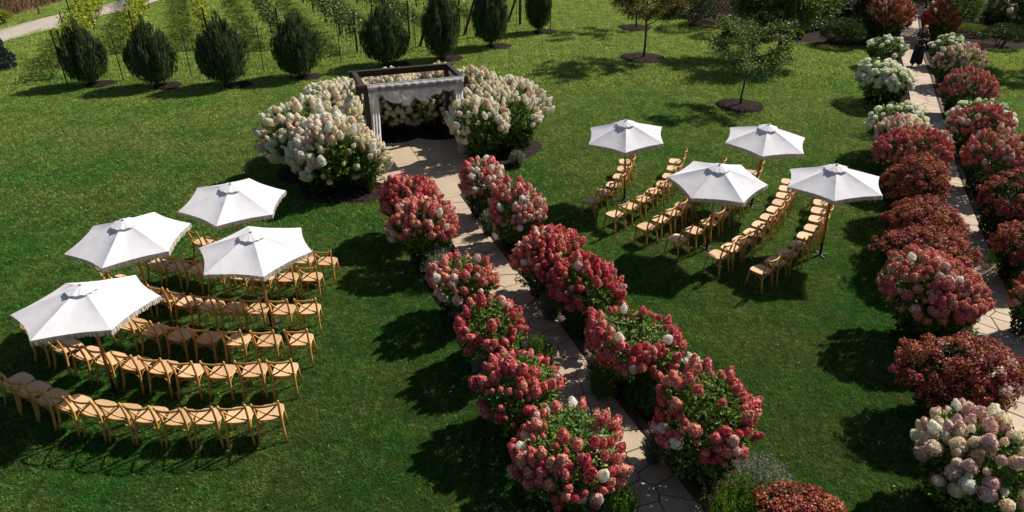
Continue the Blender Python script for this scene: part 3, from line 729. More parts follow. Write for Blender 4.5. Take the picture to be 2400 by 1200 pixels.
def bush_mesh(seed, mat, shoots=400, inner=1400, leaf=.105, lo=-.92):
    """foliage of a unit dome (radius 1 sideways, 1 up, centre at 0)"""
    r = np.random.RandomState(seed); parts = []
    def dirs(n):
        D = unit(r.normal(size=(int(n * 4), 3))); return D[D[:, 2] > lo][:n]
    lum = unit(r.normal(size=(11, 3))); la = r.uniform(-.12, .26, 11)
    def radius(D): return .96 + (la * np.clip(D @ lum.T, 0, 1) ** 5).sum(1)
    D = dirs(shoots); P = D * (radius(D) * r.uniform(.84, 1.04, len(D)))[:, None]; ax = unit(D + [0, 0, .7] + r.normal(size=D.shape) * .25)
    for k in range(10):
        th = k * 2.4 + r.uniform(0, 1, len(D)); a = unit(np.cross(ax, r.normal(size=ax.shape))); b = np.cross(ax, a)
        out = a * np.cos(th)[:, None] + b * np.sin(th)[:, None]; lv = k / 10
        parts.append(leaves(P - ax * (.2 * (1 - lv) - .02), unit(out + ax * (.15 + lv * 1.0)), leaf * r.uniform(.7, 1.25, len(D)) * (1.15 - .5 * lv), leaf * .46, r, flat=ax))
    D = dirs(inner); P = D * (radius(D) * r.uniform(.35, .92, len(D)))[:, None]
    parts.append(leaves(P, unit(D + r.normal(size=D.shape) * .8), leaf * 1.15, leaf * .62, r))
    V, F = merge(parts); return np_mesh('foliage', V, F, mat), radius
FOL = {}
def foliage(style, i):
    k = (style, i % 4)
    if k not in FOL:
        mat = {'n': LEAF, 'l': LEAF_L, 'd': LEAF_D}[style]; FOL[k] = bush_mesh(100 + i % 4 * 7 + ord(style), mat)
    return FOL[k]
def stems_mesh():
    m = MB(); r = random.Random(5)
    for k in range(16):
        a = r.uniform(0, 6.28); s_ = r.uniform(.35, .85); b = .1
        m.tube([(b * math.cos(a), b * math.sin(a), -1.0), (.45 * s_ * math.cos(a), .45 * s_ * math.sin(a), -.35), (s_ * math.cos(a), s_ * math.sin(a), .45)], [.022, .016, .008], 5, False)
    return m.mesh('stems', STEM)
STEMS = stems_mesh()
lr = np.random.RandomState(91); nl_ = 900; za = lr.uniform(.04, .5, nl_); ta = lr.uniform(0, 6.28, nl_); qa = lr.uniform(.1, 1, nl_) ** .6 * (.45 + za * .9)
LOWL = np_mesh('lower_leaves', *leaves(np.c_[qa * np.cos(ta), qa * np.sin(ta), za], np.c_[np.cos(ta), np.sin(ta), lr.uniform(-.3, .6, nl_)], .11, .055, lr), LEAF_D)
FIB = {}
def fib(n):
    k = np.arange(n) + .5; ph = np.arccos(1 - 2 * k / n); th = math.pi * (1 + 5 ** .5) * k
    return np.c_[np.cos(th) * np.sin(ph), np.sin(th) * np.sin(ph), np.cos(ph)]
bush_no = [0]
def hydrangea(c, a, b, h, palette, label, group, style='n', kind='cone', cover=.55, lo=-.2, hs=1.0, holes=(), seed=None, name='hydrangea_bush', spread=1.0, z0=.0, lift=.12):
    """c ground centre, a,b half widths, h height; palette [(colour, weight)]; holes: (azimuth deg, elevation deg, cos radius) without flowers"""
    i = bush_no[0]; bush_no[0] += 1; sd = i * 13 + 5 if seed is None else seed; r = random.Random(sd); nr = np.random.RandomState(sd)
    root = props(empty(name, (c[0], c[1], z0)), label, 'hydrangea', group)
    cz = lift + (h - lift) / 2; cv = (h - lift) / 2
    rz = r.uniform(0, 6.28)
    fm, radius = foliage(style, i)
    obj('foliage', fm, root, (0, 0, cz), (0, 0, rz), (a, b, cv))['kind'] = 'stuff'
    obj('stems', STEMS, root, (0, 0, cz), (0, 0, rz), (a, b, cz))
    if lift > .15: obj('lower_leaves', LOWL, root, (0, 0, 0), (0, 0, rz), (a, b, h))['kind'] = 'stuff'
    area = 2 * math.pi * ((a * b + (a + b) / 2 * cv * 2) / 3) * 2
    sp = .0165 * hs * hs * spread; n = int(area / sp); est = n * (1 - lo) / 2 * min(1, cover) * .95
    if est > 285: k_ = est / 285; n = int(n / k_); hs = hs * math.sqrt(k_)
    D = fib(max(n, 12)); M = np.array(Euler((r.uniform(0, 6), r.uniform(0, 6), 0)).to_matrix()); D = D @ M.T
    D = unit(D + nr.normal(size=D.shape) * (.55 / math.sqrt(len(D))))
    hd = [(math.cos(math.radians(e)) * math.cos(math.radians(z)), math.cos(math.radians(e)) * math.sin(math.radians(z)), math.sin(math.radians(e)), cr) for z, e, cr in holes]
    cols = [p_[0] for p_ in palette]; ws = [p_[1] for p_ in palette]; cnt = 0
    cz_, sz_ = math.cos(-rz), math.sin(-rz)
    RAD = radius(np.c_[D[:, 0] * cz_ - D[:, 1] * sz_, D[:, 0] * sz_ + D[:, 1] * cz_, D[:, 2]])
    ck = unit(nr.normal(size=(8, 3)))      # clumping directions
    for d, rad_ in zip(D, RAD):
        if d[2] < lo: continue
        pr = cover * (.55 + 1.1 * max(0, float(np.max(ck @ d)) - .45)) * (1 if d[2] > .05 else .62)
        if any(d[0] * q[0] + d[1] * q[1] + d[2] * q[2] > q[3] for q in hd): pr *= .08
        if r.random() > pr: continue
        if cnt >= 298: break
        nrm = Vector((d[0] / a, d[1] / b, d[2] / cv)).normalized()
        ax = (nrm + Vector((0, 0, .75)) + Vector((r.gauss(0, .2), r.gauss(0, .2), 0))).normalized()
        q = (r.uniform(.96, 1.08) if kind != 'lacy' else r.uniform(.84, 1.16)) * rad_
        col = r.choices(cols, ws)[0]; me_ = heads('round' if kind == 'cone' and r.random() < .35 else kind, col)[r.randrange(3)]; s_ = hs * r.choice((.55, .75, .9, 1.0, 1.1, 1.25))
        if col in ('white', 'cream') and cols[0] not in ('white', 'cream', 'blush', 'green white'): s_ *= .9
        obj('flower_head', me_, root, (d[0] * a * q, d[1] * b * q, cz + d[2] * cv * q), Vector((0, 0, 1)).rotation_difference(ax) @ Euler((0, 0, r.uniform(0, 6))).to_quaternion(), (s_, s_, s_ * r.uniform(.9, 1.1)))
        cnt += 1
    return root
def from_box(x0, y0, x1, y1, hmin=.8, hmax=1.9, lift=0.0):
    """ground centre, half width and height of a dome whose picture fills the photo box"""
    px, py = (x0 + x1) / 2, (y0 + y1) / 2; H = 1.2
    for _ in range(12):
        zc = lift + (H - lift) / 2; gx, gy = G(px, py, zc); f = pix((gx, gy, zc))[2]; s_ = FPX / f; a = (x1 - x0) / 2 / s_; hp = (y1 - y0) / 2 / s_
        E = math.atan2(CAM_H - H / 2, math.hypot(gx, gy)); q = max(0, hp ** 2 - (a * math.sin(E)) ** 2); cv = math.sqrt(q) / math.cos(E)
        H = min(hmax, max(hmin, lift + max(cv, .34) * 2.0))
    return (gx, gy), a, H
def bush(box, palette, label, group, b=1.0, **kw):
    hm = kw.pop('hmin', .8); hx = kw.pop('hmax', 1.7); shrink = kw.pop('shrink', .86 if 'right side of the middle' in group else .84 if kw.get('kind') != 'lacy' else .84)
    lift = kw.setdefault('lift', .32 if 'path' in group else .2)
    (x, y), a, H = from_box(*box, hmin=hm, hmax=hx, lift=lift)
    a *= shrink
    if 'middle path' in group: kw['cover'] = kw.get('cover', .55) * 1.28; kw.setdefault('hs', 1.05)
    return hydrangea((x, y), a, a * b, H, palette, label, group, **kw)

# ------------------------------------------------------------------ middle path: left row and right row
g1 = 'pink hydrangeas along the left side of the middle path'; g2 = 'pink hydrangeas along the right side of the middle path'
bush((885, 405, 1035, 545), [('crimson', 3), ('rose', 3), ('coral', 1)], 'deep pink hydrangea nearest the patio, left of the middle path', g1, cover=.62, holes=((80, 75, .9),))
bush((922, 470, 1082, 605), [('rose', 3), ('coral', 4), ('white', 1), ('pale pink', 1)], 'coral pink hydrangea with white heads low down, second left of the middle path', g1, cover=.55)
bush((998, 592, 1172, 728), [('coral', 3), ('rose', 3), ('pale pink', 1), ('white', .4)], 'pink hydrangea with a wide leafy green top, left of middle path', g1, cover=.42, holes=((90, 70, .84),))
bush((1060, 702, 1254, 855), [('crimson', 4), ('rose', 4), ('pale pink', .5)], 'deep pink hydrangea behind the grey catmint, left of middle path', g1, cover=.42, holes=((0, 88, .93),))
bush((1098, 818, 1336, 1015), [('rose', 5), ('crimson', 3), ('coral', 1), ('white', .15)], 'large rose pink hydrangea next to last, left of middle path', g1, cover=.42, holes=((60, 65, .88),))
bush((1180, 955, 1480, 1200), [('rose', 4), ('coral', 3), ('crimson', 3), ('white', .25), ('pale pink', .6)], 'nearest left pink hydrangea with a ring of blooms round green shoots', g1, cover=.5, holes=((50, 62, .84),))
bush((1076, 383, 1187, 492), [('rose', 3), ('pale pink', 2), ('white', 1), ('coral', 1)], 'small pink and white hydrangea nearest the patio, right of middle path', g2, cover=.55)
bush((1140, 433, 1287, 562), [('coral', 2), ('rose', 2), ('pale pink', 2), ('white', .8), ('crimson', .6)], 'mixed pink and white hydrangea second on the right of the middle path', g2, cover=.55, holes=((90, 50, .9),))
bush((1203, 533, 1382, 685), [('rose', 4), ('coral', 2), ('crimson', 2), ('white', .35)], 'full rose pink hydrangea dome with few white heads, right of middle path', g2, cover=.72)
bush((1286, 603, 1462, 758), [('crimson', 6), ('rose', 3), ('pale pink', .3)], 'deepest crimson hydrangea right of the middle path, over the chairs side', g2, cover=.66, holes=((-80, 15, .92),))
bush((1378, 727, 1610, 905), [('rose', 4), ('crimson', 3), ('coral', 1), ('white', .7)], 'rose hydrangea with yellow green shoots at its centre, right of path', g2, cover=.5, holes=((-90, 80, .87),))
bush((1518, 866, 1792, 1110), [('rose', 4), ('coral', 3), ('crimson', 1), ('white', .4), ('pale pink', .7)], 'nearest right pink hydrangea with a hollow green middle', g2, cover=.46, holes=((-95, 68, .83),))
bush((1580, 845, 1660, 905), [('white', 2), ('pale pink', 2)], 'small young white and pink hydrangea between two larger pink ones', g2, hmin=.5, hmax=.9, cover=.35, hs=.9)
bush((1770, 1163, 1990, 1290), [('wine', 4), ('rust', 1)], 'dark red hydrangea cut off by the bottom edge right of the path', g2, kind='lacy', cover=.78, spread=.55, style='d')

# ------------------------------------------------------------------ right path: left row and right row
g3 = 'hydrangeas along the left side of the right path'; g4 = 'hydrangeas along the right side of the right path'
bush((2026, 75, 2130, 150), [('green white', 2), ('white', 2)], 'leafy green hydrangea with few white heads beside the standing person', g3, kind='snow', style='l', cover=.12, hmax=1.5)
bush((2012, 112, 2142, 262), [('green white', 4), ('white', 4), ('cream', 2)], 'tall hydrangea with many greenish white snowball heads', g3, kind='snow', style='l', cover=.5, hmax=1.7, b=1.25)
bush((2030, 240, 2168, 345), [('green white', 3), ('white', 3), ('cream', 1)], 'low light green hydrangea with scattered white balls, left of right path', g3, kind='snow', style='l', cover=.25)
bush((2048, 278, 2182, 372), [('blush', 4), ('pale pink', 2), ('cream', 1)], 'blush cream hydrangea just above the red one, left of right path', g3, cover=.75)
bush((2044, 303, 2210, 425), [('coral', 4), ('rose', 3), ('crimson', 2), ('white', .2)], 'coral red hydrangea with pointed heads, left of right path', g3, cover=.8)
bush((2062, 373, 2218, 500), [('wine', 5), ('rust', 5)], 'farthest dark red lacy hydrangea left of the right path', g3, kind='lacy', cover=.78, spread=.55, style='d')
bush((2078, 468, 2248, 580), [('wine', 6), ('rust', 3)], 'smooth domed dark red hydrangea, second dark one by right path', g3, kind='lacy', cover=.95, spread=.5, style='d')
bush((2066, 528, 2288, 655), [('wine', 5), ('rust', 4)], 'wide ragged dark red hydrangea behind the big coral one', g3, kind='lacy', cover=.78, spread=.55, style='d')
bush((2072, 606, 2312, 790), [('coral', 6), ('rose', 4), ('pale pink', .5), ('white', .15)], 'big coral pink hydrangea with dense round heads, left of right path', g3, cover=.88, lo=-.1, kind='round')
bush((2104, 785, 2390, 990), [('wine', 6), ('rust', 4), ('pale pink', .25)], 'nearest dark red lacy hydrangea, left of the right path', g3, kind='lacy', cover=.78, spread=.55, style='d', b=.85)
bush((2138, 953, 2450, 1210), [('blush', 4), ('pale pink', 4), ('cream', 2), ('tan', 2), ('white', .7)], 'large blush and cream hydrangea in the lower right corner', g3, cover=.5, hs=1.15)
bush((2170, 78, 2275, 152), [('green white', 2), ('white', 2)], 'light green hydrangea with white balls right of the standing person', g4, kind='snow', style='l', cover=.22, hmax=1.5)
bush((2183, 108, 2292, 192), [('pale pink', 3), ('cream', 3), ('coral', 2)], 'pale pink and cream hydrangea, right of the right path', g4, cover=.5)
bush((2198, 165, 2333, 262), [('rose', 4), ('coral', 4), ('pale pink', .3)], 'dense rose red hydrangea, far right of right path', g4, cover=.7)
bush((2218, 222, 2375, 340), [('green white', 3), ('white', 3)], 'light green hydrangea with white heads behind the pink one', g4, kind='snow', style='l', cover=.16)
bush((2238, 252, 2372, 365), [('rose', 4), ('pale pink', 1.5), ('coral', 2), ('white', .3)], 'rose hydrangea with pale tip heads, right of right path', g4, cover=.6)
bush((2252, 318, 2405, 435), [('coral', 4), ('pale pink', 1.5), ('rose', 3)], 'coral and pale pink hydrangea at the right edge', g4, cover=.65)
bush((2286, 403, 2445, 545), [('wine', 4), ('rust', 3)], 'dark red lacy hydrangea with green tips at the right edge', g4, kind='lacy', cover=.7, spread=.6, style='d')
bush((2335, 525, 2470, 640), [('wine', 3), ('rust', 3)], 'dark red hydrangea cut by the right edge above the grey green plants', g4, kind='lacy', cover=.8, spread=.6, style='d')
bush((2368, 650, 2500, 770), [('rust', 3), ('coral', 3), ('pale pink', 1)], 'lowest rust and pink hydrangea cut by the right edge', g4, cover=.5)
bush((2020, 5, 2135, 90), [('rust', 6), ('coral', 2), ('pale pink', 1)], 'rust coloured spiky hydrangea left behind the standing person', 'rust hydrangeas behind the person', kind='spike', cover=.8, hmax=2.2, spread=.8)
bush((2160, 15, 2246, 92), [('rust', 6), ('blush', .6), ('coral', 1)], 'rust coloured spiky hydrangea right behind the standing person', 'rust hydrangeas behind the person', kind='spike', cover=.75, hmax=2.2, spread=.8)
bush((1935, -45, 2030, 62), [('pale pink', 3), ('blush', 3), ('white', 1)], 'pale pink hydrangea at the top edge beside the dark tree', 'pale hydrangeas in the top beds', cover=.55, hmax=2.2)
bush((2300, -45, 2395, 80), [('pale pink', 3), ('blush', 4), ('white', 2)], 'tall pale pink hydrangea in the top right bed', 'pale hydrangeas in the top beds', cover=.45, hmax=2.2)
bush((2365, -20, 2470, 90), [('blush', 3), ('white', 3), ('tan', 1)], 'white hydrangea cut by the right edge in the top right bed', 'pale hydrangeas in the top beds', cover=.4, hmax=2.0)

# ------------------------------------------------------------------ white horseshoe round the pergola
WP = [('blush', 4), ('cream', 6), ('white', 4), ('pale pink', .35)]
gw = 'white hydrangeas in a horseshoe round the pergola'
def hs_at(u, v, a, b, h, label, **kw):
    kw['cover'] = kw.get('cover', .8) * .88; kw.setdefault('lift', .25); kw.setdefault('hs', 1.12); kw.setdefault('lo', -.35)
    return hydrangea(pg(u, v), a, b, h, kw.pop('pal', WP), label, gw, **kw)
hs_at(-1.4, -1.45, 1.12, 1.15, 2.05, 'front left white hydrangea of the horseshoe, leafy dark front side', holes=((-42, -5, .72),), cover=.85, lo=-.7)
hs_at(-.6, -1.45, .75, .8, 1.75, 'white hydrangea with tan heads beside the pergola front left post', pal=[('cream', 4), ('blush', 3), ('tan', 2), ('white', 1)], holes=((-100, -5, .55),), cover=.75)
hs_at(-1.8, .15, 1.05, 1.1, 2.15, 'outermost left white hydrangea of the horseshoe', cover=.95, lo=-.7)
hs_at(-1.0, .6, .9, 1.0, 2.2, 'tall white hydrangea left of the pergola', cover=.95)
hs_at(-1.1, 1.9, 1.0, 1.0, 2.15, 'back left white hydrangea, behind the left one', cover=.9)
hs_at(-.1, 2.9, 1.0, .8, 2.1, 'white hydrangea behind the rear left post of the pergola', cover=.95, lo=-.7)
hs_at(1.3, 3.05, 1.05, .8, 2.1, 'white hydrangea straight behind the pergola', cover=1.0, lo=-.75)
hs_at(2.8, 2.95, 1.0, .8, 2.1, 'white hydrangea behind the rear right post of the pergola', cover=1.0, lo=-.75)
hs_at(4.05, 2.2, .95, 1.0, 2.1, 'back right white hydrangea beyond the right drape', cover=.9)
hs_at(4.2, .8, .95, 1.0, 2.05, 'white hydrangea right of the pergola beside the drape', cover=.85, holes=((-100, 10, .85),))
hs_at(5.15, 1.1, 1.0, 1.05, 2.0, 'outermost right white hydrangea of the horseshoe', cover=.8, holes=((-110, -5, .75),))
hs_at(3.6, -.5, .85, .8, 1.9, 'white hydrangea hugging the pergola front right post', cover=.8, holes=((-80, 0, .8),))
hs_at(4.85, -.05, .9, .85, 1.8, 'front right white hydrangea with bare stems showing low in front', cover=.55, holes=((-100, 5, .62),), lo=-.1)

# ------------------------------------------------------------------ low edging plants
def clump(name, kind, c, a, b, h, label, cat, group, seed):
    r = np.random.RandomState(seed); n = int(4200 * a * b * 1.6) + 900
    root = props(empty(name, (*c, 0)), label, cat, group)
    th = r.uniform(0, 2 * math.pi, n); q = np.sqrt(r.uniform(0, 1, n)); X, Y = q * np.cos(th), q * np.sin(th)
    dome = np.sqrt(np.clip(1 - q ** 2, 0, 1)) * .72 + .28
    if kind == 'box':
        ns = 170; sx_ = r.uniform(-1, 1, (ns * 2, 2)); sx_ = sx_[np.hypot(*sx_.T) < 1][:ns]; hh = (np.sqrt(1 - np.hypot(*sx_.T) ** 2) * .7 + .3) * r.uniform(.8, 1.12, len(sx_))
        k = 34; P = []; D = []
        for j in range(k):
            t = .25 + .75 * (j + r.uniform(0, 1, len(sx_))) / k; P.append(np.c_[sx_[:, 0] * a * (.85 + .15 * t), sx_[:, 1] * b * (.85 + .15 * t), hh * h * t] + r.normal(size=(len(sx_), 3)) * .01)
            an = r.uniform(0, 6.28, len(sx_)); D.append(np.c_[np.cos(an), np.sin(an), np.full(len(sx_), .9)])
        P = np.concatenate(P); D = np.concatenate(D)
        V, F = leaves(P, D, .034 * r.uniform(.7, 1.2, len(P)), .017, r); obj('foliage', np_mesh('foliage', V, F, BOX), root)['kind'] = 'stuff'
    else:
        ns = 260; an = r.uniform(0, 6.28, ns); q = np.sqrt(r.uniform(0, 1, ns)); tip = np.c_[q * np.cos(an) * a, q * np.sin(an) * b, (np.sqrt(1 - q ** 2) * .7 + .35) * h * r.uniform(.8, 1.15, ns)]
        st = np.c_[tip[:, :2] * .35, np.zeros(ns)]; P = []; D = []; Pf = []; Df = []
        for j in range(26):
            t = (j + r.uniform(0, 1, ns)) / 26; c_ = st + (tip - st) * t[:, None] + np.c_[np.zeros((ns, 2)), .12 * h * np.sin(t * 3.14)]
            d = np.c_[r.normal(size=(ns, 2)), r.uniform(0, 1, ns)]; m_ = (t > .85) & (r.uniform(size=ns) < .4)
            P.append(c_[~m_]); D.append(d[~m_]); Pf.append(c_[m_]); Df.append(d[m_])
        P, D, Pf, Df = map(np.concatenate, (P, D, Pf, Df))
        V, F = leaves(P, D, .035 * r.uniform(.6, 1.2, len(P)), .016, r); obj('foliage', np_mesh('foliage', V, F, CAT), root)['kind'] = 'stuff'
        V, F = leaves(Pf, Df, .022, .014, r); obj('flower_spikes', np_mesh('flower_spikes', V, F, CATF), root)['kind'] = 'stuff'
    return root
gb = 'low bright green boxwood mounds along the paths'; gn = 'grey green catmint clumps along the paths'
LOW = [('box', (1330, 695, 1440, 795), 'bright green boxwood mound below the crimson hydrangea'),
       ('box', (1462, 872, 1575, 962), 'boxwood mound between the two nearest right pink hydrangeas'),
       ('box', (1640, 1095, 1835, 1260), 'largest bright green boxwood mound at the bottom right of the path'),
       ('box', (1222, 945, 1335, 1040), 'boxwood mound behind the nearest left pink hydrangea'),
       ('box', (1222, 798, 1300, 855), 'small boxwood tuft left of the path below the deep pink hydrangea'),
       ('box', (1390, 1118, 1500, 1235), 'boxwood mound at the bottom edge left of the path'),
       ('box', (2188, 742, 2290, 815), 'boxwood mound between coral and dark red hydrangeas, right path'),
       ('box', (2170, 925, 2320, 985), 'boxwood mound behind the corner blush hydrangea'),
       ('box', (2320, 560, 2400, 640), 'boxwood mound at the right edge below the dark red hydrangea'),
       ('box', (2240, 1150, 2400, 1260), 'boxwood mound at the bottom right corner'),
       ('box', (2370, 610, 2450, 700), 'boxwood mound cut by the right edge'),
       ('cat', (980, 578, 1078, 675), 'grey green catmint clump farthest left of the middle path'),
       ('cat', (1050, 692, 1150, 775), 'grey green catmint clump beside the deep pink hydrangea'),
       ('cat', (1105, 845, 1160, 905), 'small catmint clump on the lawn side of the large rose hydrangea'),
       ('cat', (1335, 1140, 1430, 1240), 'catmint clump at the bottom edge under the nearest left hydrangea'),
       ('cat', (1705, 1065, 1862, 1185), 'large grey catmint clump with violet tips on the lawn edge'),
       ('cat', (1520, 905, 1590, 965), 'catmint wisps between the right hydrangeas'),
       ('cat', (1120, 500, 1170, 550), 'small catmint clump right of the path near the patio'),
       ('cat', (1255, 690, 1330, 745), 'dark catmint clump at the path edge under the rose dome'),
       ('cat', (2022, 250, 2110, 330), 'catmint clump with violet tips by the white snowball hydrangea'),
       ('cat', (2320, 540, 2375, 600), 'catmint clump beside the right path near the edge')]
LOW += [('box', (1440, 705, 1500, 770), 'small boxwood tuft on the lawn side below the crimson hydrangea'),
        ('box', (1195, 500, 1240, 560), 'small boxwood tuft between second and third right hydrangeas'),
        ('cat', (1365, 830, 1440, 905), 'catmint clump at the path edge under the rose hydrangea with green centre'),
        ('box', (1385, 860, 1450, 930), 'boxwood tuft at the path edge right of the middle path'),
        ('cat', (1500, 1010, 1570, 1090), 'catmint clump at the path edge under the nearest right pink hydrangea'),
        ('cat', (1160, 905, 1225, 960), 'catmint tuft on the lawn side of the nearest left hydrangea'),
        ('box', (1090, 765, 1140, 815), 'boxwood tuft under the deep pink hydrangea, lawn side')]
for i, (k, bx, lab) in enumerate(LOW):
    (x, y), a, H = from_box(*bx, hmin=.4, hmax=.8)
    clump('boxwood_shrub' if k == 'box' else 'catmint_clump', k, (x, y), a, a * .9, H, lab, 'boxwood' if k == 'box' else 'catmint', gb if k == 'box' else gn, 300 + i)
(x, y), a, H = from_box(842, 400, 880, 442, .3, .6); clump('boxwood_shrub', 'box', (x, y), a, a, H, 'small green shrub beside the patio under the left white hydrangea', 'shrub', None, 400)
(x, y), a, H = from_box(1190, 350, 1235, 395, .3, .5); clump('catmint_clump', 'cat', (x, y), a, a, H, 'small pale groundcover under the right white hydrangeas', 'catmint', None, 401)

# ------------------------------------------------------------------ mulch rings
def chips(pts_r, n, seed, name='chips'):
    r = np.random.RandomState(seed); th = r.uniform(0, 6.283, n); q = pts_r * np.sqrt(r.uniform(0, 1, n))
    P = np.c_[q * np.cos(th), q * np.sin(th), .045 + .03 * (1 - q / pts_r) + r.uniform(0, .02, n)]; D = np.c_[r.normal(size=(n, 2)), r.uniform(-.3, .5, n)]
    return leaves(P, D, .07 * r.uniform(.5, 1.2, n), .035, r, fold=.1)
RING = MB(); RING.disc((0, 0, .004), 1, .045, 28, .03, .05); RINGM = RING.mesh('mulch', MULCH, True)
CHIPM = np_mesh('wood_chips', *chips(.98, 700, 9), CHIP)
def mulch_ring(x, y, r, label, group='round mulch beds under trees'):
    mulch_discs.append((x, y, r)); o = props(empty('mulch_bed', (x, y, 0)), label, 'mulch bed', group)
    obj('mulch_mound', RINGM, o, scale=(r, r, 1)); obj('wood_chips', CHIPM, o, scale=(r, r, 1))['kind'] = 'stuff'
mulch_discs += [(*pg(u, v), r_) for u, v, r_ in ((-1.35, -1.35, 1.0), (-.6, -1.75, .85), (-2.0, .3, .9), (-1.4, 1.9, 1.2), (4.7, .2, 1.15), (4.3, 1.6, 1.2), (1.3, 3, 1.2), (3, 2.8, 1.2), (0, 2.9, 1.2), (4.0, -.9, .75))]
for i, (u, v, r_) in enumerate(((-1.35, -1.35, 1.0), (-.6, -1.75, .85), (-2.0, .3, .9), (-1.4, 1.9, 1.2), (4.7, .2, 1.15), (4.3, 1.6, 1.2), (1.3, 3, 1.2), (3, 2.8, 1.2), (0, 2.9, 1.2), (4.0, -.9, .75))):
    x, y = pg(u, v); m = MB(); m.disc((0, 0, .004 + i * .0045), r_, .02, 40, .02, .02); props(m.build('planting_bed', MULCH, None, True, loc=(x, y, 0)), kind='structure')
o = props(empty('mulch_cover', (*pg(-.9, -1.6), 0)), kind='stuff')
obj('wood_chips', CHIPM, o, scale=(1.5, 1.1, 1))['kind'] = 'stuff'

# ------------------------------------------------------------------ junipers
def juniper_mesh(seed, mat, n=9000, blue=False):
    """bundle of upright feathery plumes: unit height, unit max radius"""
    r = np.random.RandomState(seed); parts = []
    if blue:
        z = r.beta(1, 1.3, n); th = r.uniform(0, 6.283, n); q = (1 - z) ** .8 * r.uniform(.5, 1.05, n) ** .5 * (1 + .12 * np.sin(th * 6 + z * 20))
        P = np.c_[q * np.cos(th), q * np.sin(th), z * .97]; D = unit(np.c_[np.cos(th), np.sin(th), np.full(n, .15)] + r.normal(size=(n, 3)) * .3)
        parts = [leaves(P, D, .12 * r.uniform(.6, 1.2, n), .03, r, fold=.4)]
        return np_mesh('foliage', *merge(parts), mat)
    k = 46; ck = []
    for i in range(k):
        q = math.sqrt((i + .5) / k) * .86; a = i * 2.39996 + r.uniform(-.3, .3); ck.append((q, a, (1 - .6 * q ** 1.9) * r.uniform(.8, 1.05)))
    ck[0] = (.02, 0, 1.0); per = n // k
    for q, a, hh in ck:
        t = r.uniform(.0, 1, per) ** .8; z0 = .02 + .17 * q ** 1.8; z = z0 + (hh - z0) * t
        base_q = q * np.interp(z, [0, .1, .4, .65, 1], [.34, .6, .97, 1.0, .6]); w = .21 * (1 - t) ** .55 * (.5 + .5 * np.clip(t * 5, 0, 1)) + .015
        th = r.uniform(0, 6.283, per); rr = w * r.uniform(.3, 1, per) ** .5
        P = np.c_[base_q * math.cos(a) + rr * np.cos(th), base_q * math.sin(a) + rr * np.sin(th), z * .95]
        D = unit(np.c_[np.cos(th) * .2 + math.cos(a) * .1, np.sin(th) * .2 + math.sin(a) * .1, np.full(per, .55)] + r.normal(size=(per, 3)) * .08)
        parts.append(leaves(P, D, .085 * r.uniform(.6, 1.4, per), .022, r, fold=.4))
    return np_mesh('foliage', *merge(parts), mat)
JM = [juniper_mesh(s_, JUN) for s_ in (1, 2, 3, 4, 5)]
m = MB(); m.tube([(0, 0, 0), (.01, 0, .3), (0, .01, .85)], [.06, .05, .015], 6); JT = m.mesh('trunk', BARK)
rj = np.random.RandomState(4); nj = 900; zj = rj.uniform(.05, .85, nj); tj = rj.uniform(0, 6.28, nj); qj = rj.uniform(.2, .75, nj) * np.interp(zj, [0, .25, .5, 1], [.3, .9, 1, .3])
JI = np_mesh('inner_twigs', *leaves(np.c_[qj * np.cos(tj), qj * np.sin(tj), zj], np.c_[np.cos(tj) * .2, np.sin(tj) * .2, np.ones(nj)], .1, .02, rj), JUNT)
JUNI = [((213, 207), (146, 250), 48, 'leftmost full juniper beside the dark fence posts'), ((370, 211), (307, 420), 42, 'broad rounded juniper second from the left end of the row'),
        ((535, 209), (460, 580), 33, 'third juniper, with a tall off-centre tip'), ((703, 190), (648, 762), 30, 'juniper just left behind the white hydrangeas'),
        ((907, 162), (852, 966), 5, 'widest juniper directly behind the pergola'), ((1035, 147), (985, 1078), -25, 'tall juniper behind the right rear pergola post'),
        ((1150, 118), (1102, 1192), -55, 'tall juniper between the leaning brace posts'), ((1262, 84), (1225, 1290), -65, 'farthest and smallest juniper at the right end of the row')]
for i, ((fx, fy), (x0, x1), top, lab) in enumerate(JUNI):
    x, y = G(fx, fy - 8); f = pix((x, y, 1.2))[2]; w = (x1 - x0) / 2 / FPX * f
    h = min(np.arange(1.5, 6, .02), key=lambda q: abs(pix((x, y, q))[1] - top))
    root = props(empty('juniper', (x, y, 0), i * 1.3), lab, 'juniper', 'junipers in a row before the vineyard')
    obj('foliage', JM[i % 5], root, (0, 0, -.1), scale=(w * 1.1, w * 1.1, h * 1.09))['kind'] = 'stuff'; obj('trunk', JT, root, scale=(1, 1, h)); obj('inner_twigs', JI, root, scale=(w, w, h))['kind'] = 'stuff'
    mulch_ring(x + .42, y + .05, .6 if i < 4 else .7, 'mulch bed under the ' + lab.split(',')[0], 'mulch beds under the junipers')
x, y = G(-25, 160); root = props(empty('blue_spruce', (x, y, 0)), 'blue green conifer cut off by the left edge', 'conifer')
obj('foliage', juniper_mesh(7, SPRUCE, 6500, True), root, scale=(1.15, 1.15, 2.6))['kind'] = 'stuff'; obj('trunk', JT, root, scale=(1, 1, 2.6)); mulch_ring(x + .45, y - .1, .8, 'mulch bed under the blue green conifer at the left edge', 'mulch beds under the junipers')

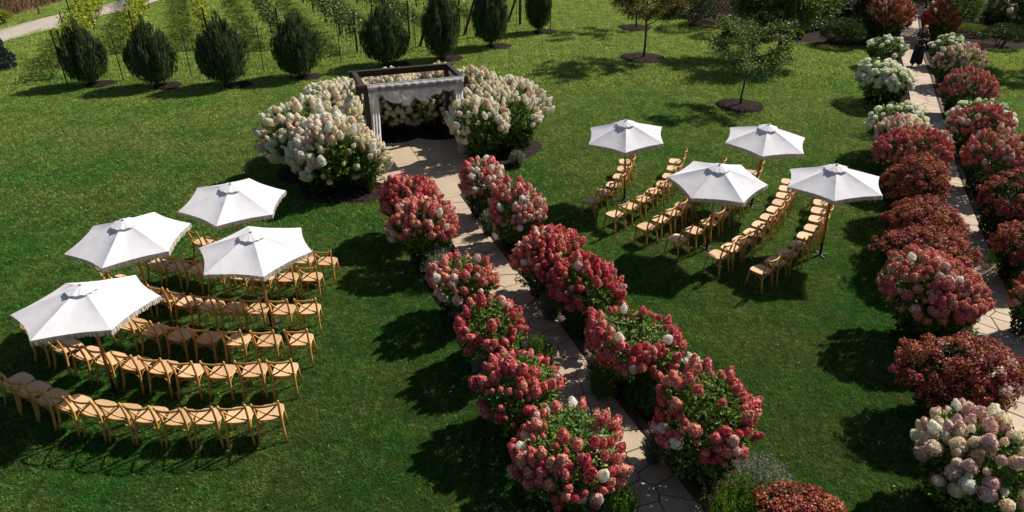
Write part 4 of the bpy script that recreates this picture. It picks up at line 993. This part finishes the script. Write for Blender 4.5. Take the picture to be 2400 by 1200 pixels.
# ------------------------------------------------------------------ trees
def tree(c, h, clear, rad, mat, label, seed, nl=5200, lean=(0, 0), tr=.06, leaf=.11, name='young_tree', cat='tree', group=None, squash=.9, gap=.45, limbs=9):
    r = np.random.RandomState(seed); root = props(empty(name, (*c, 0)), label, cat, group)
    top = np.array([lean[0], lean[1], h * .9]); trunk = MB()
    tp = [np.array([lean[0] * t * t, lean[1] * t * t, h * .9 * t]) + np.array([r.normal() * .02, r.normal() * .02, 0]) * (t > 0) for t in np.linspace(0, 1, 7)]
    trunk.tube([tuple(q) for q in tp], [tr * (1 - .85 * t) for t in np.linspace(0, 1, 7)], 8); trunk.build('trunk', BARK, root, True)
    tips = []; tw = MB()
    for i in range(limbs):
        t = clear / h + (1 - clear / h) * (i + .3) / limbs * .85; k = min(5.99, t / .9 * 6); b = tp[int(k)] + (tp[int(k) + 1] - tp[int(k)]) * (k - int(k))
        an = i * 2.4 + r.uniform(-.5, .5); R_ = rad * math.sin(math.pi * (.22 + .68 * i / limbs)) ** .7 * r.uniform(.8, 1.15); up = r.uniform(.25, .6) * R_ + .2
        e = b + np.array([math.cos(an) * R_, math.sin(an) * R_, up]); mid = (b + e) / 2 + np.array([0, 0, -.06 * R_]) + r.normal(size=3) * .06
        m = MB(); m.tube([tuple(b), tuple(mid), tuple(e)], [tr * .42, tr * .28, tr * .1], 6); m.build('limb', BARK, root, True)
        for j in range(9):
            s_ = r.uniform(.3, 1.0); q = b + (mid - b) * min(1, s_ * 2) + (e - mid) * max(0, s_ * 2 - 1)
            d = unit(np.array([math.cos(an + r.normal() * .9), math.sin(an + r.normal() * .9), r.uniform(-.2, .9)])); L = rad * r.uniform(.18, .42); e2 = q + d * L
            tw.tube([tuple(q), tuple((q + e2) / 2 + r.normal(size=3) * .03), tuple(e2)], [tr * .14, tr * .1, tr * .04], 4, False); tips.append((q, e2))
    tw.build('twigs', BARK, root)['kind'] = 'stuff'
    k = r.randint(0, len(tips), nl); A = np.array([q[0] for q in tips])[k]; B = np.array([q[1] for q in tips])[k]
    P = A + (B - A) * r.uniform(.3, 1.25, (nl, 1)) + r.normal(size=(nl, 3)) * rad * .065
    D = unit((B - A) + r.normal(size=(nl, 3)) * rad * .35)
    obj('crown', np_mesh('crown', *leaves(P, D, leaf * r.uniform(.6, 1.3, nl), leaf * .5, r), mat), root)['kind'] = 'stuff'
    return root
x, y = G(1508, 137); tree((x, y), 4.9, 1.55, 1.75, TREE_Y, 'straight young tree with olive brown leaves on a round mulch bed', 21, 13000, (-.15, .1), .065, .12, limbs=14)
mulch_ring(x - .05, y, 1.12, 'round mulch bed under the straight olive leaved tree')
x, y = G(1735, 248); tree((x, y), 2.85, 1.1, 1.5, TREE_G, 'small open fruit tree with airy green branches above the right umbrellas', 33, 6000, (.25, .2), .05, .105, limbs=10)
mulch_ring(x - .03, y - .05, .92, 'round mulch bed under the small open fruit tree')
x, y = G(1822, 137); tree((x, y), 5.0, 1.3, 2.5, TREE_G, 'broad dark leafed tree with silvery glints at the top edge', 45, 36000, (.5, .5), .13, .15, limbs=24, name='broad_tree')
mulch_ring(x + .1, y - .2, .6, 'dark mulch bed under the broad tree')
x, y = G(1490, 66); tree((x, y), 4.8, 1.7, 1.7, TREE, 'young tree whose mulch bed shows behind the olive tree', 52, 4500, (.1, .2), .06, .12); mulch_ring(x - .05, y, 1.0, 'far mulch bed seen behind the olive leaved tree crown')
# taller trees standing beyond the top and right edges: they throw the shade in the top right
for i, (x, y, h, rd, lab) in enumerate(((24.5, 46.0, 5.5, 2.4, 'tall dark tree beyond the top beds, left of the dark opening'), (33.5, 49.0, 6.5, 2.8, 'tall dark tree beyond the top right bed'),
                                   (25.8, 33.5, 4.2, 1.7, 'tree just outside the right edge that shades the right lawn'),
                                   (16.5, 49.5, 6.2, 2.6, 'tall dark tree behind the shrubs at the top edge'))):
    tree((x, y), h, 1.6, rd, TREE, lab, 60 + i, 16000, (0, 0), .12, .15, name='tall_tree', group='trees beyond the top edge', limbs=12)

# shrubs of the top beds
def shrub(box, mat, label, seed, name='shrub', cat='shrub', hmax=3.0, leaf=.1, n=3200, up=.4, spiky=False, group='shrubs in the top beds', at=None):
    (x, y), a, H = from_box(*box, hmin=.2, hmax=hmax) if box else (at[:2], at[2], at[3])
    r = np.random.RandomState(seed)
    root = props(empty(name, (x, y, 0)), label, cat, group)
    D = unit(r.normal(size=(n * 2, 3))); D = D[D[:, 2] > -.4][:n]; lum = unit(r.normal(size=(7, 3))); rad_ = (.8 + .28 * np.clip(D @ lum.T, 0, 1).max(1) ** 3) * r.uniform(.5, 1, len(D)) ** .5
    P = D * rad_[:, None] * [a, a, H * .5] + [0, 0, H * .5]
    if spiky: P[:, 2] *= .5; Dd = unit(D * [.5, .5, .2] + [0, 0, 1]); L = .5 * H
    else: Dd = unit(D + [0, 0, up] + r.normal(size=D.shape) * .6); L = leaf
    obj('foliage', np_mesh('foliage', *leaves(P, Dd, L * r.uniform(.6, 1.2, len(P)), leaf * (.45 if not spiky else .12), r), mat), root)['kind'] = 'stuff'
    obj('stems', STEMS, root, (0, 0, H * .5), scale=(a, a, H * .5)); return root
shrub((1572, -30, 1680, 62), SHRUB, 'dark loose shrub at the left end of the top bed', 1, leaf=.12)
shrub((1590, -25, 1650, 35), GRASSY, 'tall yellowish grass clump at the top edge of the bed', 2, spiky=True, cat='grass clump', name='grass_clump', n=900)
shrub((1668, -20, 1752, 78), SHRUB_B, 'brownish shrub in the middle of the top bed', 3, leaf=.1)
shrub((1735, -30, 1850, 85), TREE, 'dark shrub behind the broad tree', 4, leaf=.12, n=4500)
shrub((1690, 66, 1750, 90), SHRUB_B, 'low brown heather strip on the bed edge, left part', 5, leaf=.07, hmax=.4)
shrub((1745, 74, 1822, 100), SHRUB_B, 'low brown heather strip on the bed edge, by the broad tree trunk', 6, leaf=.07, hmax=.4)
shrub((1618, 48, 1690, 68), SHRUB_B, 'low brown heather patch at the left end of the bed edge', 7, leaf=.07, hmax=.4)
shrub((1848, 68, 1888, 92), GRASSY, 'small yellow green tuft on the mulch right of the broad tree', 8, leaf=.08, hmax=.5)
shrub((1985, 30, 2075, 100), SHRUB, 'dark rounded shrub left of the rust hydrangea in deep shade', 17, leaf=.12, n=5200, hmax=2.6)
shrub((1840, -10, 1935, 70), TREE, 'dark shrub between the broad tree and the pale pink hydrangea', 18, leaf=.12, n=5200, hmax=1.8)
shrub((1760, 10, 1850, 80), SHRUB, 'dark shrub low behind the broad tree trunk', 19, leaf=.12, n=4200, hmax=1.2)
shrub(None, LEAF, 'tall green shrub at the top edge right of the path opening', 9, leaf=.1, n=9000, at=(24.5, 39.4, 1.25, 3.6))
shrub(None, SHRUB, 'tall dark hedge shrub left of the dark path opening', 10, leaf=.14, n=9000, at=(20.9, 40.6, 1.5, 3.2))
shrub(None, SHRUB, 'dark hedge shrub closing the path opening', 11, leaf=.14, n=12000, at=(25.0, 42.6, 1.7, 4.4))
shrub((2235, 40, 2330, 100), GRASSY, 'spreading yellow green groundcover in the top right bed', 12, leaf=.07, hmax=.6, n=5000)
shrub((2250, 45, 2290, 75), CATF, 'small violet flowering plant in the top right bed', 13, leaf=.06, hmax=.6, n=900, cat='flowering plant', name='violet_plant')
shrub((2300, 55, 2400, 112), SHRUB, 'dark shrub at the foot of the tall pale hydrangea', 14, leaf=.1, hmax=1.2, n=3600)
shrub((2240, -30, 2310, 22), CAT, 'grey green shrub at the top edge of the right bed', 15, leaf=.09, n=2600, hmax=1.2)
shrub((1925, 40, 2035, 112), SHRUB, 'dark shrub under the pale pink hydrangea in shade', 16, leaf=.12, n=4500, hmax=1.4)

# dry meadow grass
mr_ = np.random.RandomState(8); nn = 42000
X = mr_.uniform(-62, -28, nn); Y = mr_.uniform(36, 68, nn); ok = in_poly(X, Y, me + [(me[-1][0] - 60, me[-1][1] + 30), (me[0][0] - 60, me[0][1] + 20)])
u_, v_, f_ = pix(np.c_[X, Y, np.zeros(nn)]); ok &= (u_ > -350) & (v_ > -150); X, Y = X[ok], Y[ok]; n = len(X)
DRY = leafy('dry meadow grass', [(0, (.09, .05, .03)), (.5, (.2, .12, .06)), (.85, (.3, .2, .1)), (1, (.16, .17, .04))], .2, .8, .1)
Vm, Fm = leaves(np.c_[X, Y, np.zeros(n)], np.c_[mr_.normal(size=(n, 2)) * .35, np.ones(n)], .55 * mr_.uniform(.4, 1.2, n), .05, mr_)
props(obj('meadow_grass', np_mesh('meadow_grass', Vm, Fm, DRY)), kind='stuff')
shrub((-12, 22, 22, 55), VINE_Y, 'orange yellow bushy plant on the meadow edge at left', 22, leaf=.12, hmax=1.2, n=1200, group=None)

# ------------------------------------------------------------------ vineyard
RD = np.array([-.407, .914]); RP = np.array([.914, .407]); V0 = np.array([-8.01, 36.29])
def vine_leaves(seed, L, mat, dens=170, z0=.95, z1=1.95):
    r = np.random.RandomState(seed); n = int(L * dens); t = r.uniform(0, L, n); cl = .35 + .65 * np.clip(np.sin(t * 3.3 + seed) + .5, 0, 1)
    z = r.uniform(z0, z1, n) - (r.uniform(0, 1, n) ** 3) * .5; off = r.normal(size=n) * .24 * cl
    P = np.c_[off, t, z + .12 * np.sin(t * 2.1 + seed)]; D = np.c_[r.normal(size=(n, 2)), r.uniform(-1, .4, n)]
    return leaves(P, D, .15 * r.uniform(.6, 1.3, n), .14, r, fold=.2)
names = ['leftmost', 'second', 'third', 'fourth', 'fifth', 'sixth', 'seventh', 'eighth']
starts = [.5, 5.0, 4.2, 2.6, 0, 2.2, 3.5, 5.5]; SEGL = 4.4
VM = [np_mesh('vine_leaves', *vine_leaves(k, SEGL * 1.02, VINE), VINE) for k in (1, 2)]; VY = [np_mesh('vine_leaves', *vine_leaves(k + 5, SEGL * 1.02, VINE_Y, 190, .8, 2.1), VINE_Y) for k in (1, 2)]
m = MB(); m.box((0, 0, 1.05), (.085, .085, 2.1)); VPOST = m.mesh('post', TIMBER)
vt = MB(); rv_ = random.Random(2)
for k in range(4):
    t = .6 + k * 1.05; x = rv_.uniform(-.05, .05)
    vt.tube([(x, t, 0), (x + rv_.uniform(-.06, .06), t + rv_.uniform(-.1, .1), .5), (x + rv_.uniform(-.05, .05), t, 1.05)], [.022, .018, .012], 5, False)
VTR = vt.mesh('vine_trunk', STEM)
m = MB(); m.tube([(0, 0, .9), (0, SEGL, .9)], .006, 4, False); m.tube([(0, 0, 1.35), (0, SEGL, 1.35)], .006, 4, False); m.tube([(0, 0, 1.8), (0, SEGL, 1.8)], .006, 4, False); VW = m.mesh('trellis_wire', WIRE)
m = MB(); m.tube([(0, 0, 0), (0, 0, 1.7)], .018, 5); VSTK = m.mesh('stake', STEEL)
m = MB(); m.lathe([(.05, 0), (.055, .7)], 8); VTUBE = m.mesh('grow_tube', TUBE)
rowang = math.atan2(RD[1], RD[0]) - math.pi / 2
for k in range(8):
    off = (k - 4) * 3.5 if k > 0 else -13.2
    s0 = V0 + RP * off + RD * starts[k]
    root = props(empty('vine_row', (*s0, 0), rowang), f'{names[k]} trellised grapevine row counted from the left, behind the junipers', 'grapevine row', 'trellised vine rows at the top left')
    yellow = k < 3
    for j in range(5):
        obj('post', VPOST, root, (0, j * SEGL + .3, 0)); obj('vine_trunks', VTR, root, (0, j * SEGL + .3, 0)); obj('trellis_wire', VW, root, (0, j * SEGL + .3, 0))
        obj('vine_leaves', (VY if yellow else VM)[(j + k) % 2], root, (0, j * SEGL + .1, 0))['kind'] = 'stuff'
        if j < 2: obj('stake', VSTK, root, (.05, j * SEGL - .4, 0))
    if k in (0, 2): obj('grow_tube', VTUBE, root, (-.1, 4.2 if k == 0 else 2.4, 0))
# braced end posts
for i, (bf, lab) in enumerate((((1190, 54), 'braced brown end post left of the farthest juniper'), ((1088, 83), 'brace post leaning behind the tall juniper, middle of three'), ((984, 110), 'brace post leaning beside the juniper behind the pergola'))):
    x, y = G(*bf); root = props(empty('braced_post', (x, y, 0)), lab, 'fence post', 'braced end posts of the vine rows')
    m = MB(); m.tube([(0, 0, 0), (.77, -1.9 + 1.3, 2.35)], .075, 8); m.build('brace', TIMBER, root, True)
    m = MB(); m.tube([(.77, -.6, 0), (.77, -.6, 2.6)], .085, 8); m.build('post', TIMBER, root, True)

# dark steel net fence behind the junipers
TP = [(G(162, 210), 'dark steel fence post in front of the leftmost juniper'), (G(176, 150), None), (G(189, 113), None), (G(203, 93), None), (G(222, 76), None)]
for i, (q, lab) in enumerate(TP):
    m = MB(); m.box((0, 0, 1.25), (.05, .012, 2.5)); m.box((0, .02, 1.25), (.012, .03, 2.5))
    o = m.build('fence_post', STEEL, None, loc=(*q, 0)); o.rotation_euler = (0, 0, .3)
    props(o, ['dark steel fence post nearest the camera, left of the leftmost juniper', 'dark steel fence post behind the leftmost juniper, second back', 'third dark steel fence post back along the gravel road', 'fourth dark steel fence post back, crossing the gravel road', 'farthest dark steel fence post before the yellow vines'][i], 'fence post', 'dark steel fence posts at top left')
q = G(1290, 71); m = MB(); m.box((0, 0, 1.25), (.05, .02, 2.5)); props(m.build('fence_post', STEEL, None, loc=(*q, 0)), 'single dark steel post right of the farthest juniper', 'fence post')
q = G(93, 35); m = MB(); m.tube([(0, 0, 0), (.05, 0, 1.7)], .05, 6); props(m.build('wooden_post', TIMBER, None, loc=(*q, 0)), 'short dark post on the meadow side of the gravel road', 'post')
net = [G(162, 208), G(290, 190), G(450, 182), G(620, 172), G(800, 150), G(975, 118), G(1095, 98), G(1210, 78), G(1290, 70)]
nm = MB(); step = .16
for a, b in zip(net, net[1:]):
    L = math.hypot(b[0] - a[0], b[1] - a[1]); k = int(L / step)
    for j in range(k):
        x, y = a[0] + (b[0] - a[0]) * j / k, a[1] + (b[1] - a[1]) * j / k; nm.add([(x - .003, y, .02), (x + .003, y, .02), (x + .003, y, 2.1), (x - .003, y, 2.1)], [(0, 1, 2, 3)])
    for j in range(13):
        z = .03 + j * .17; nm.add([(*a, z), (*b, z), (*b, z + .006), (*a, z + .006)], [(0, 1, 2, 3)])
NETM = simple('black netting', (.012, .014, .01), .7)
o = props(nm.build('wire_netting', NETM), 'fine black netting fence stretched behind the junipers', 'netting')
for i in range(1, 8):
    m = MB(); m.box((0, 0, 1.08), (.03, .03, 2.15)); m.build('net_post', STEEL, o, loc=(*net[i], 0))

# small garden lamp stake beside the white hydrangeas
x, y = G(672, 388, 0); o = props(empty('garden_light', (x - .1, y - .2, 0)), 'slim garden light on a stake beside the left white hydrangeas', 'garden light')
m = MB(); m.tube([(0, 0, 0), (0, 0, .75)], .012, 6); m.build('stake', BLACKM, o); m = MB(); m.tube([(0, 0, .75), (.16, .1, .83)], .022, 8); m.build('lamp_head', simple('brushed steel', (.6, .62, .65), .25, metal=.9), o)

# ------------------------------------------------------------------ person
SKIN = simple('skin', (.5, .28, .19), .55); BLACK = simple('black cloth', (.012, .011, .013), .85, (.02, .02, .024), 6); HAIR = simple('auburn hair', (.13, .035, .015), .5, (.24, .08, .03), 30)
SHOE = simple('white shoe', (.7, .7, .72), .5); PHONE = simple('phone', (.02, .02, .025), .2)
def skin_obj(name, joints, edges, mat, parent, sub=2, root_i=0):
    m = bpy.data.meshes.new(name); m.from_pydata([j[0] for j in joints], edges, []); m.materials.append(mat); o = obj(name, m, parent)
    md = o.modifiers.new('skin', 'SKIN'); md.use_smooth_shade = True
    for v_, j in zip(m.skin_vertices[0].data, joints): v_.radius = (j[1], j[1]) if not isinstance(j[1], tuple) else j[1]; v_.use_root = False
    m.skin_vertices[0].data[root_i].use_root = True
    s_ = o.modifiers.new('sub', 'SUBSURF'); s_.levels = sub; s_.render_levels = sub; return o
x, y = G(2143, 158)
per = props(empty('person', (x, y, .03), R(-28)), 'woman with long auburn hair in black clothes looking down at her phone', 'person')
per.scale = (1.12,) * 3
# faces -Y
J = [((0, 0, .95), (.13, .09)), ((0, .01, 1.12), (.115, .08)), ((0, .02, 1.3), (.135, .09)), ((0, .02, 1.43), (.09, .06)), ((0, .0, 1.5), .048), ((0, -.04, 1.58), .07), ((0, -.045, 1.66), .085), ((0, -.03, 1.72), .055),
     ((-.17, .02, 1.4), .05), ((-.235, .01, 1.15), .038), ((-.1, -.2, 1.19), .028), ((.17, .02, 1.4), .05), ((.235, .01, 1.15), .038), ((.09, -.21, 1.2), .028),
     ((-.09, 0, .9), .085), ((-.1, -.01, .5), .055), ((-.1, .01, .1), .036), ((-.1, -.12, .035), .03), ((.09, 0, .9), .085), ((.1, -.02, .5), .055), ((.11, .0, .1), .036), ((.12, -.13, .035), .03)]
E_ = [(0, 1), (1, 2), (2, 3), (3, 4), (4, 5), (5, 6), (6, 7), (3, 8), (8, 9), (9, 10), (3, 11), (11, 12), (12, 13), (0, 14), (14, 15), (15, 16), (16, 17), (0, 18), (18, 19), (19, 20), (20, 21)]
base_n = len(J)
for sgn, wrist, wi in ((-1, (-.1, -.2, 1.19), 10), (1, (.09, -.21, 1.2), 13)):
    palm = len(J); J.append(((wrist[0] - sgn * .04, wrist[1] - .05, wrist[2] + .02), (.03, .016))); E_.append((wi, palm))
    for f in range(4):
        a_ = len(J); bx_ = wrist[0] - sgn * (.055 + .004 * f); J.append(((bx_, wrist[1] - .085 + .012 * f, wrist[2] + .045 - .022 * f), .0085)); J.append(((bx_ - sgn * .03, wrist[1] - .095 + .012 * f, wrist[2] + .035 - .022 * f), .008)); E_.extend([(palm, a_), (a_, a_ + 1)])
    a_ = len(J); J.append(((wrist[0] - sgn * .03, wrist[1] - .04, wrist[2] + .05), .01)); J.append(((wrist[0] - sgn * .05, wrist[1] - .06, wrist[2] + .065), .009)); E_.extend([(palm, a_), (a_, a_ + 1)])
skin_obj('body', J, E_, SKIN, per, 1)
skin_obj('t_shirt', [((0, 0, .86), (.17, .13)), ((0, .01, 1.12), (.14, .105)), ((0, .02, 1.3), (.16, .115)), ((0, .02, 1.42), (.11, .08)), ((-.16, .02, 1.4), .066), ((-.21, .01, 1.26), .062), ((.16, .02, 1.4), .066), ((.21, .01, 1.26), .062)],
         [(0, 1), (1, 2), (2, 3), (3, 4), (4, 5), (3, 6), (6, 7)], BLACK, per)
skin_obj('trousers', [((0, 0, 1.0), (.15, .11)), ((-.1, 0, .88), (.13, .13)), ((-.11, 0, .45), (.13, .125)), ((-.12, 0, .09), (.15, .145)), ((.1, 0, .88), (.13, .13)), ((.11, -.01, .45), (.13, .125)), ((.13, 0, .09), (.15, .145))],
         [(0, 1), (1, 2), (2, 3), (0, 4), (4, 5), (5, 6)], BLACK, per)
skin_obj('hair', [((0, -.03, 1.74), .085), ((0, .03, 1.68), .115), ((.0, .06, 1.54), .11), ((.1, .02, 1.47), .065), ((.13, -.05, 1.32), .05), ((-.1, .02, 1.47), .065), ((-.13, -.05, 1.34), .05), ((.085, -.03, 1.63), .05), ((-.085, -.03, 1.63), .05), ((0, .11, 1.38), .09)],
         [(0, 1), (1, 2), (2, 3), (3, 4), (2, 5), (5, 6), (1, 7), (1, 8), (2, 9)], HAIR, per)
for sgn in (-1, 1): skin_obj('shoe', [((sgn * .11, .03, .045), .045), ((sgn * .115, -.08, .04), .048), ((sgn * .12, -.17, .035), .04)], [(0, 1), (1, 2)], SHOE, per, 1)
for sgn in (-1, 1):
    m = MB(); m.lathe([(.002, -.012), (.012, 0), (.002, .012)], 8, (sgn * .032, -.126, 1.655)); m.build('eye', simple('dark eye', (.03, .02, .015), .3), per, True)
m = MB(); m.lathe([(.012, -.02), (.004, .02)], 6, (0, -.135, 1.625)); m.build('nose', SKIN, per, True)
m = MB(); m.box((0, -.125, 1.59), (.045, .01, .01)); m.build('mouth', simple('lips', (.4, .12, .1), .5), per)
Mz = Matrix.Rotation(R(-28), 3, 'Z'); q = Mz @ Vector((0, -.31, 1.24)) * 1.12
m = MB(); m.box((0, 0, 0), (.075, .012, .15), M=Mz @ Matrix.Rotation(R(-50), 3, 'X')); props(m.build('phone', PHONE, None, loc=(x + q.x, y + q.y, .03 + q.z)), 'dark phone held in both hands by the woman', 'phone')

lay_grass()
fl = np.random.RandomState(77); nfl = 900
X = fl.uniform(-22, 24, nfl); Y = 7 + 40 * fl.uniform(0, 1, nfl) ** 1.5; ok = ~in_bed(X, Y, .05); X, Y = X[ok], Y[ok]
Vf_, Ff_ = leaves(np.c_[X, Y, np.full(len(X), .045)], np.c_[fl.normal(size=(len(X), 2)), np.full(len(X), .1)], .06 * fl.uniform(.5, 1.3, len(X)), .04, fl, fold=.2)
props(obj('fallen_leaves', np_mesh('fallen_leaves', Vf_, Ff_, VINE_Y)), kind='stuff')
# fallen petals on the paths
fr = np.random.RandomState(12); PP = []
for P, w, n in ((L1, PW, 90), (L2, PW, 110)):
    k = fr.randint(4, len(P) - 4, n); T_ = unit(np.gradient(P, axis=0))[k]; o_ = np.c_[T_[:, 1], -T_[:, 0]] * SG * fr.uniform(.03, w - .03, (n, 1))
    PP.append(np.c_[P[k] + o_ + T_ * fr.uniform(0, .2, (n, 1)), np.full(n, .056)])
PP = np.concatenate(PP); Vp, Fp = leaves(PP, np.c_[fr.normal(size=(len(PP), 2)), np.full(len(PP), .1)], .03, .025, fr, fold=.05)
props(obj('fallen_petals', np_mesh('fallen_petals', Vp, Fp, PETAL['blush'])), kind='stuff')
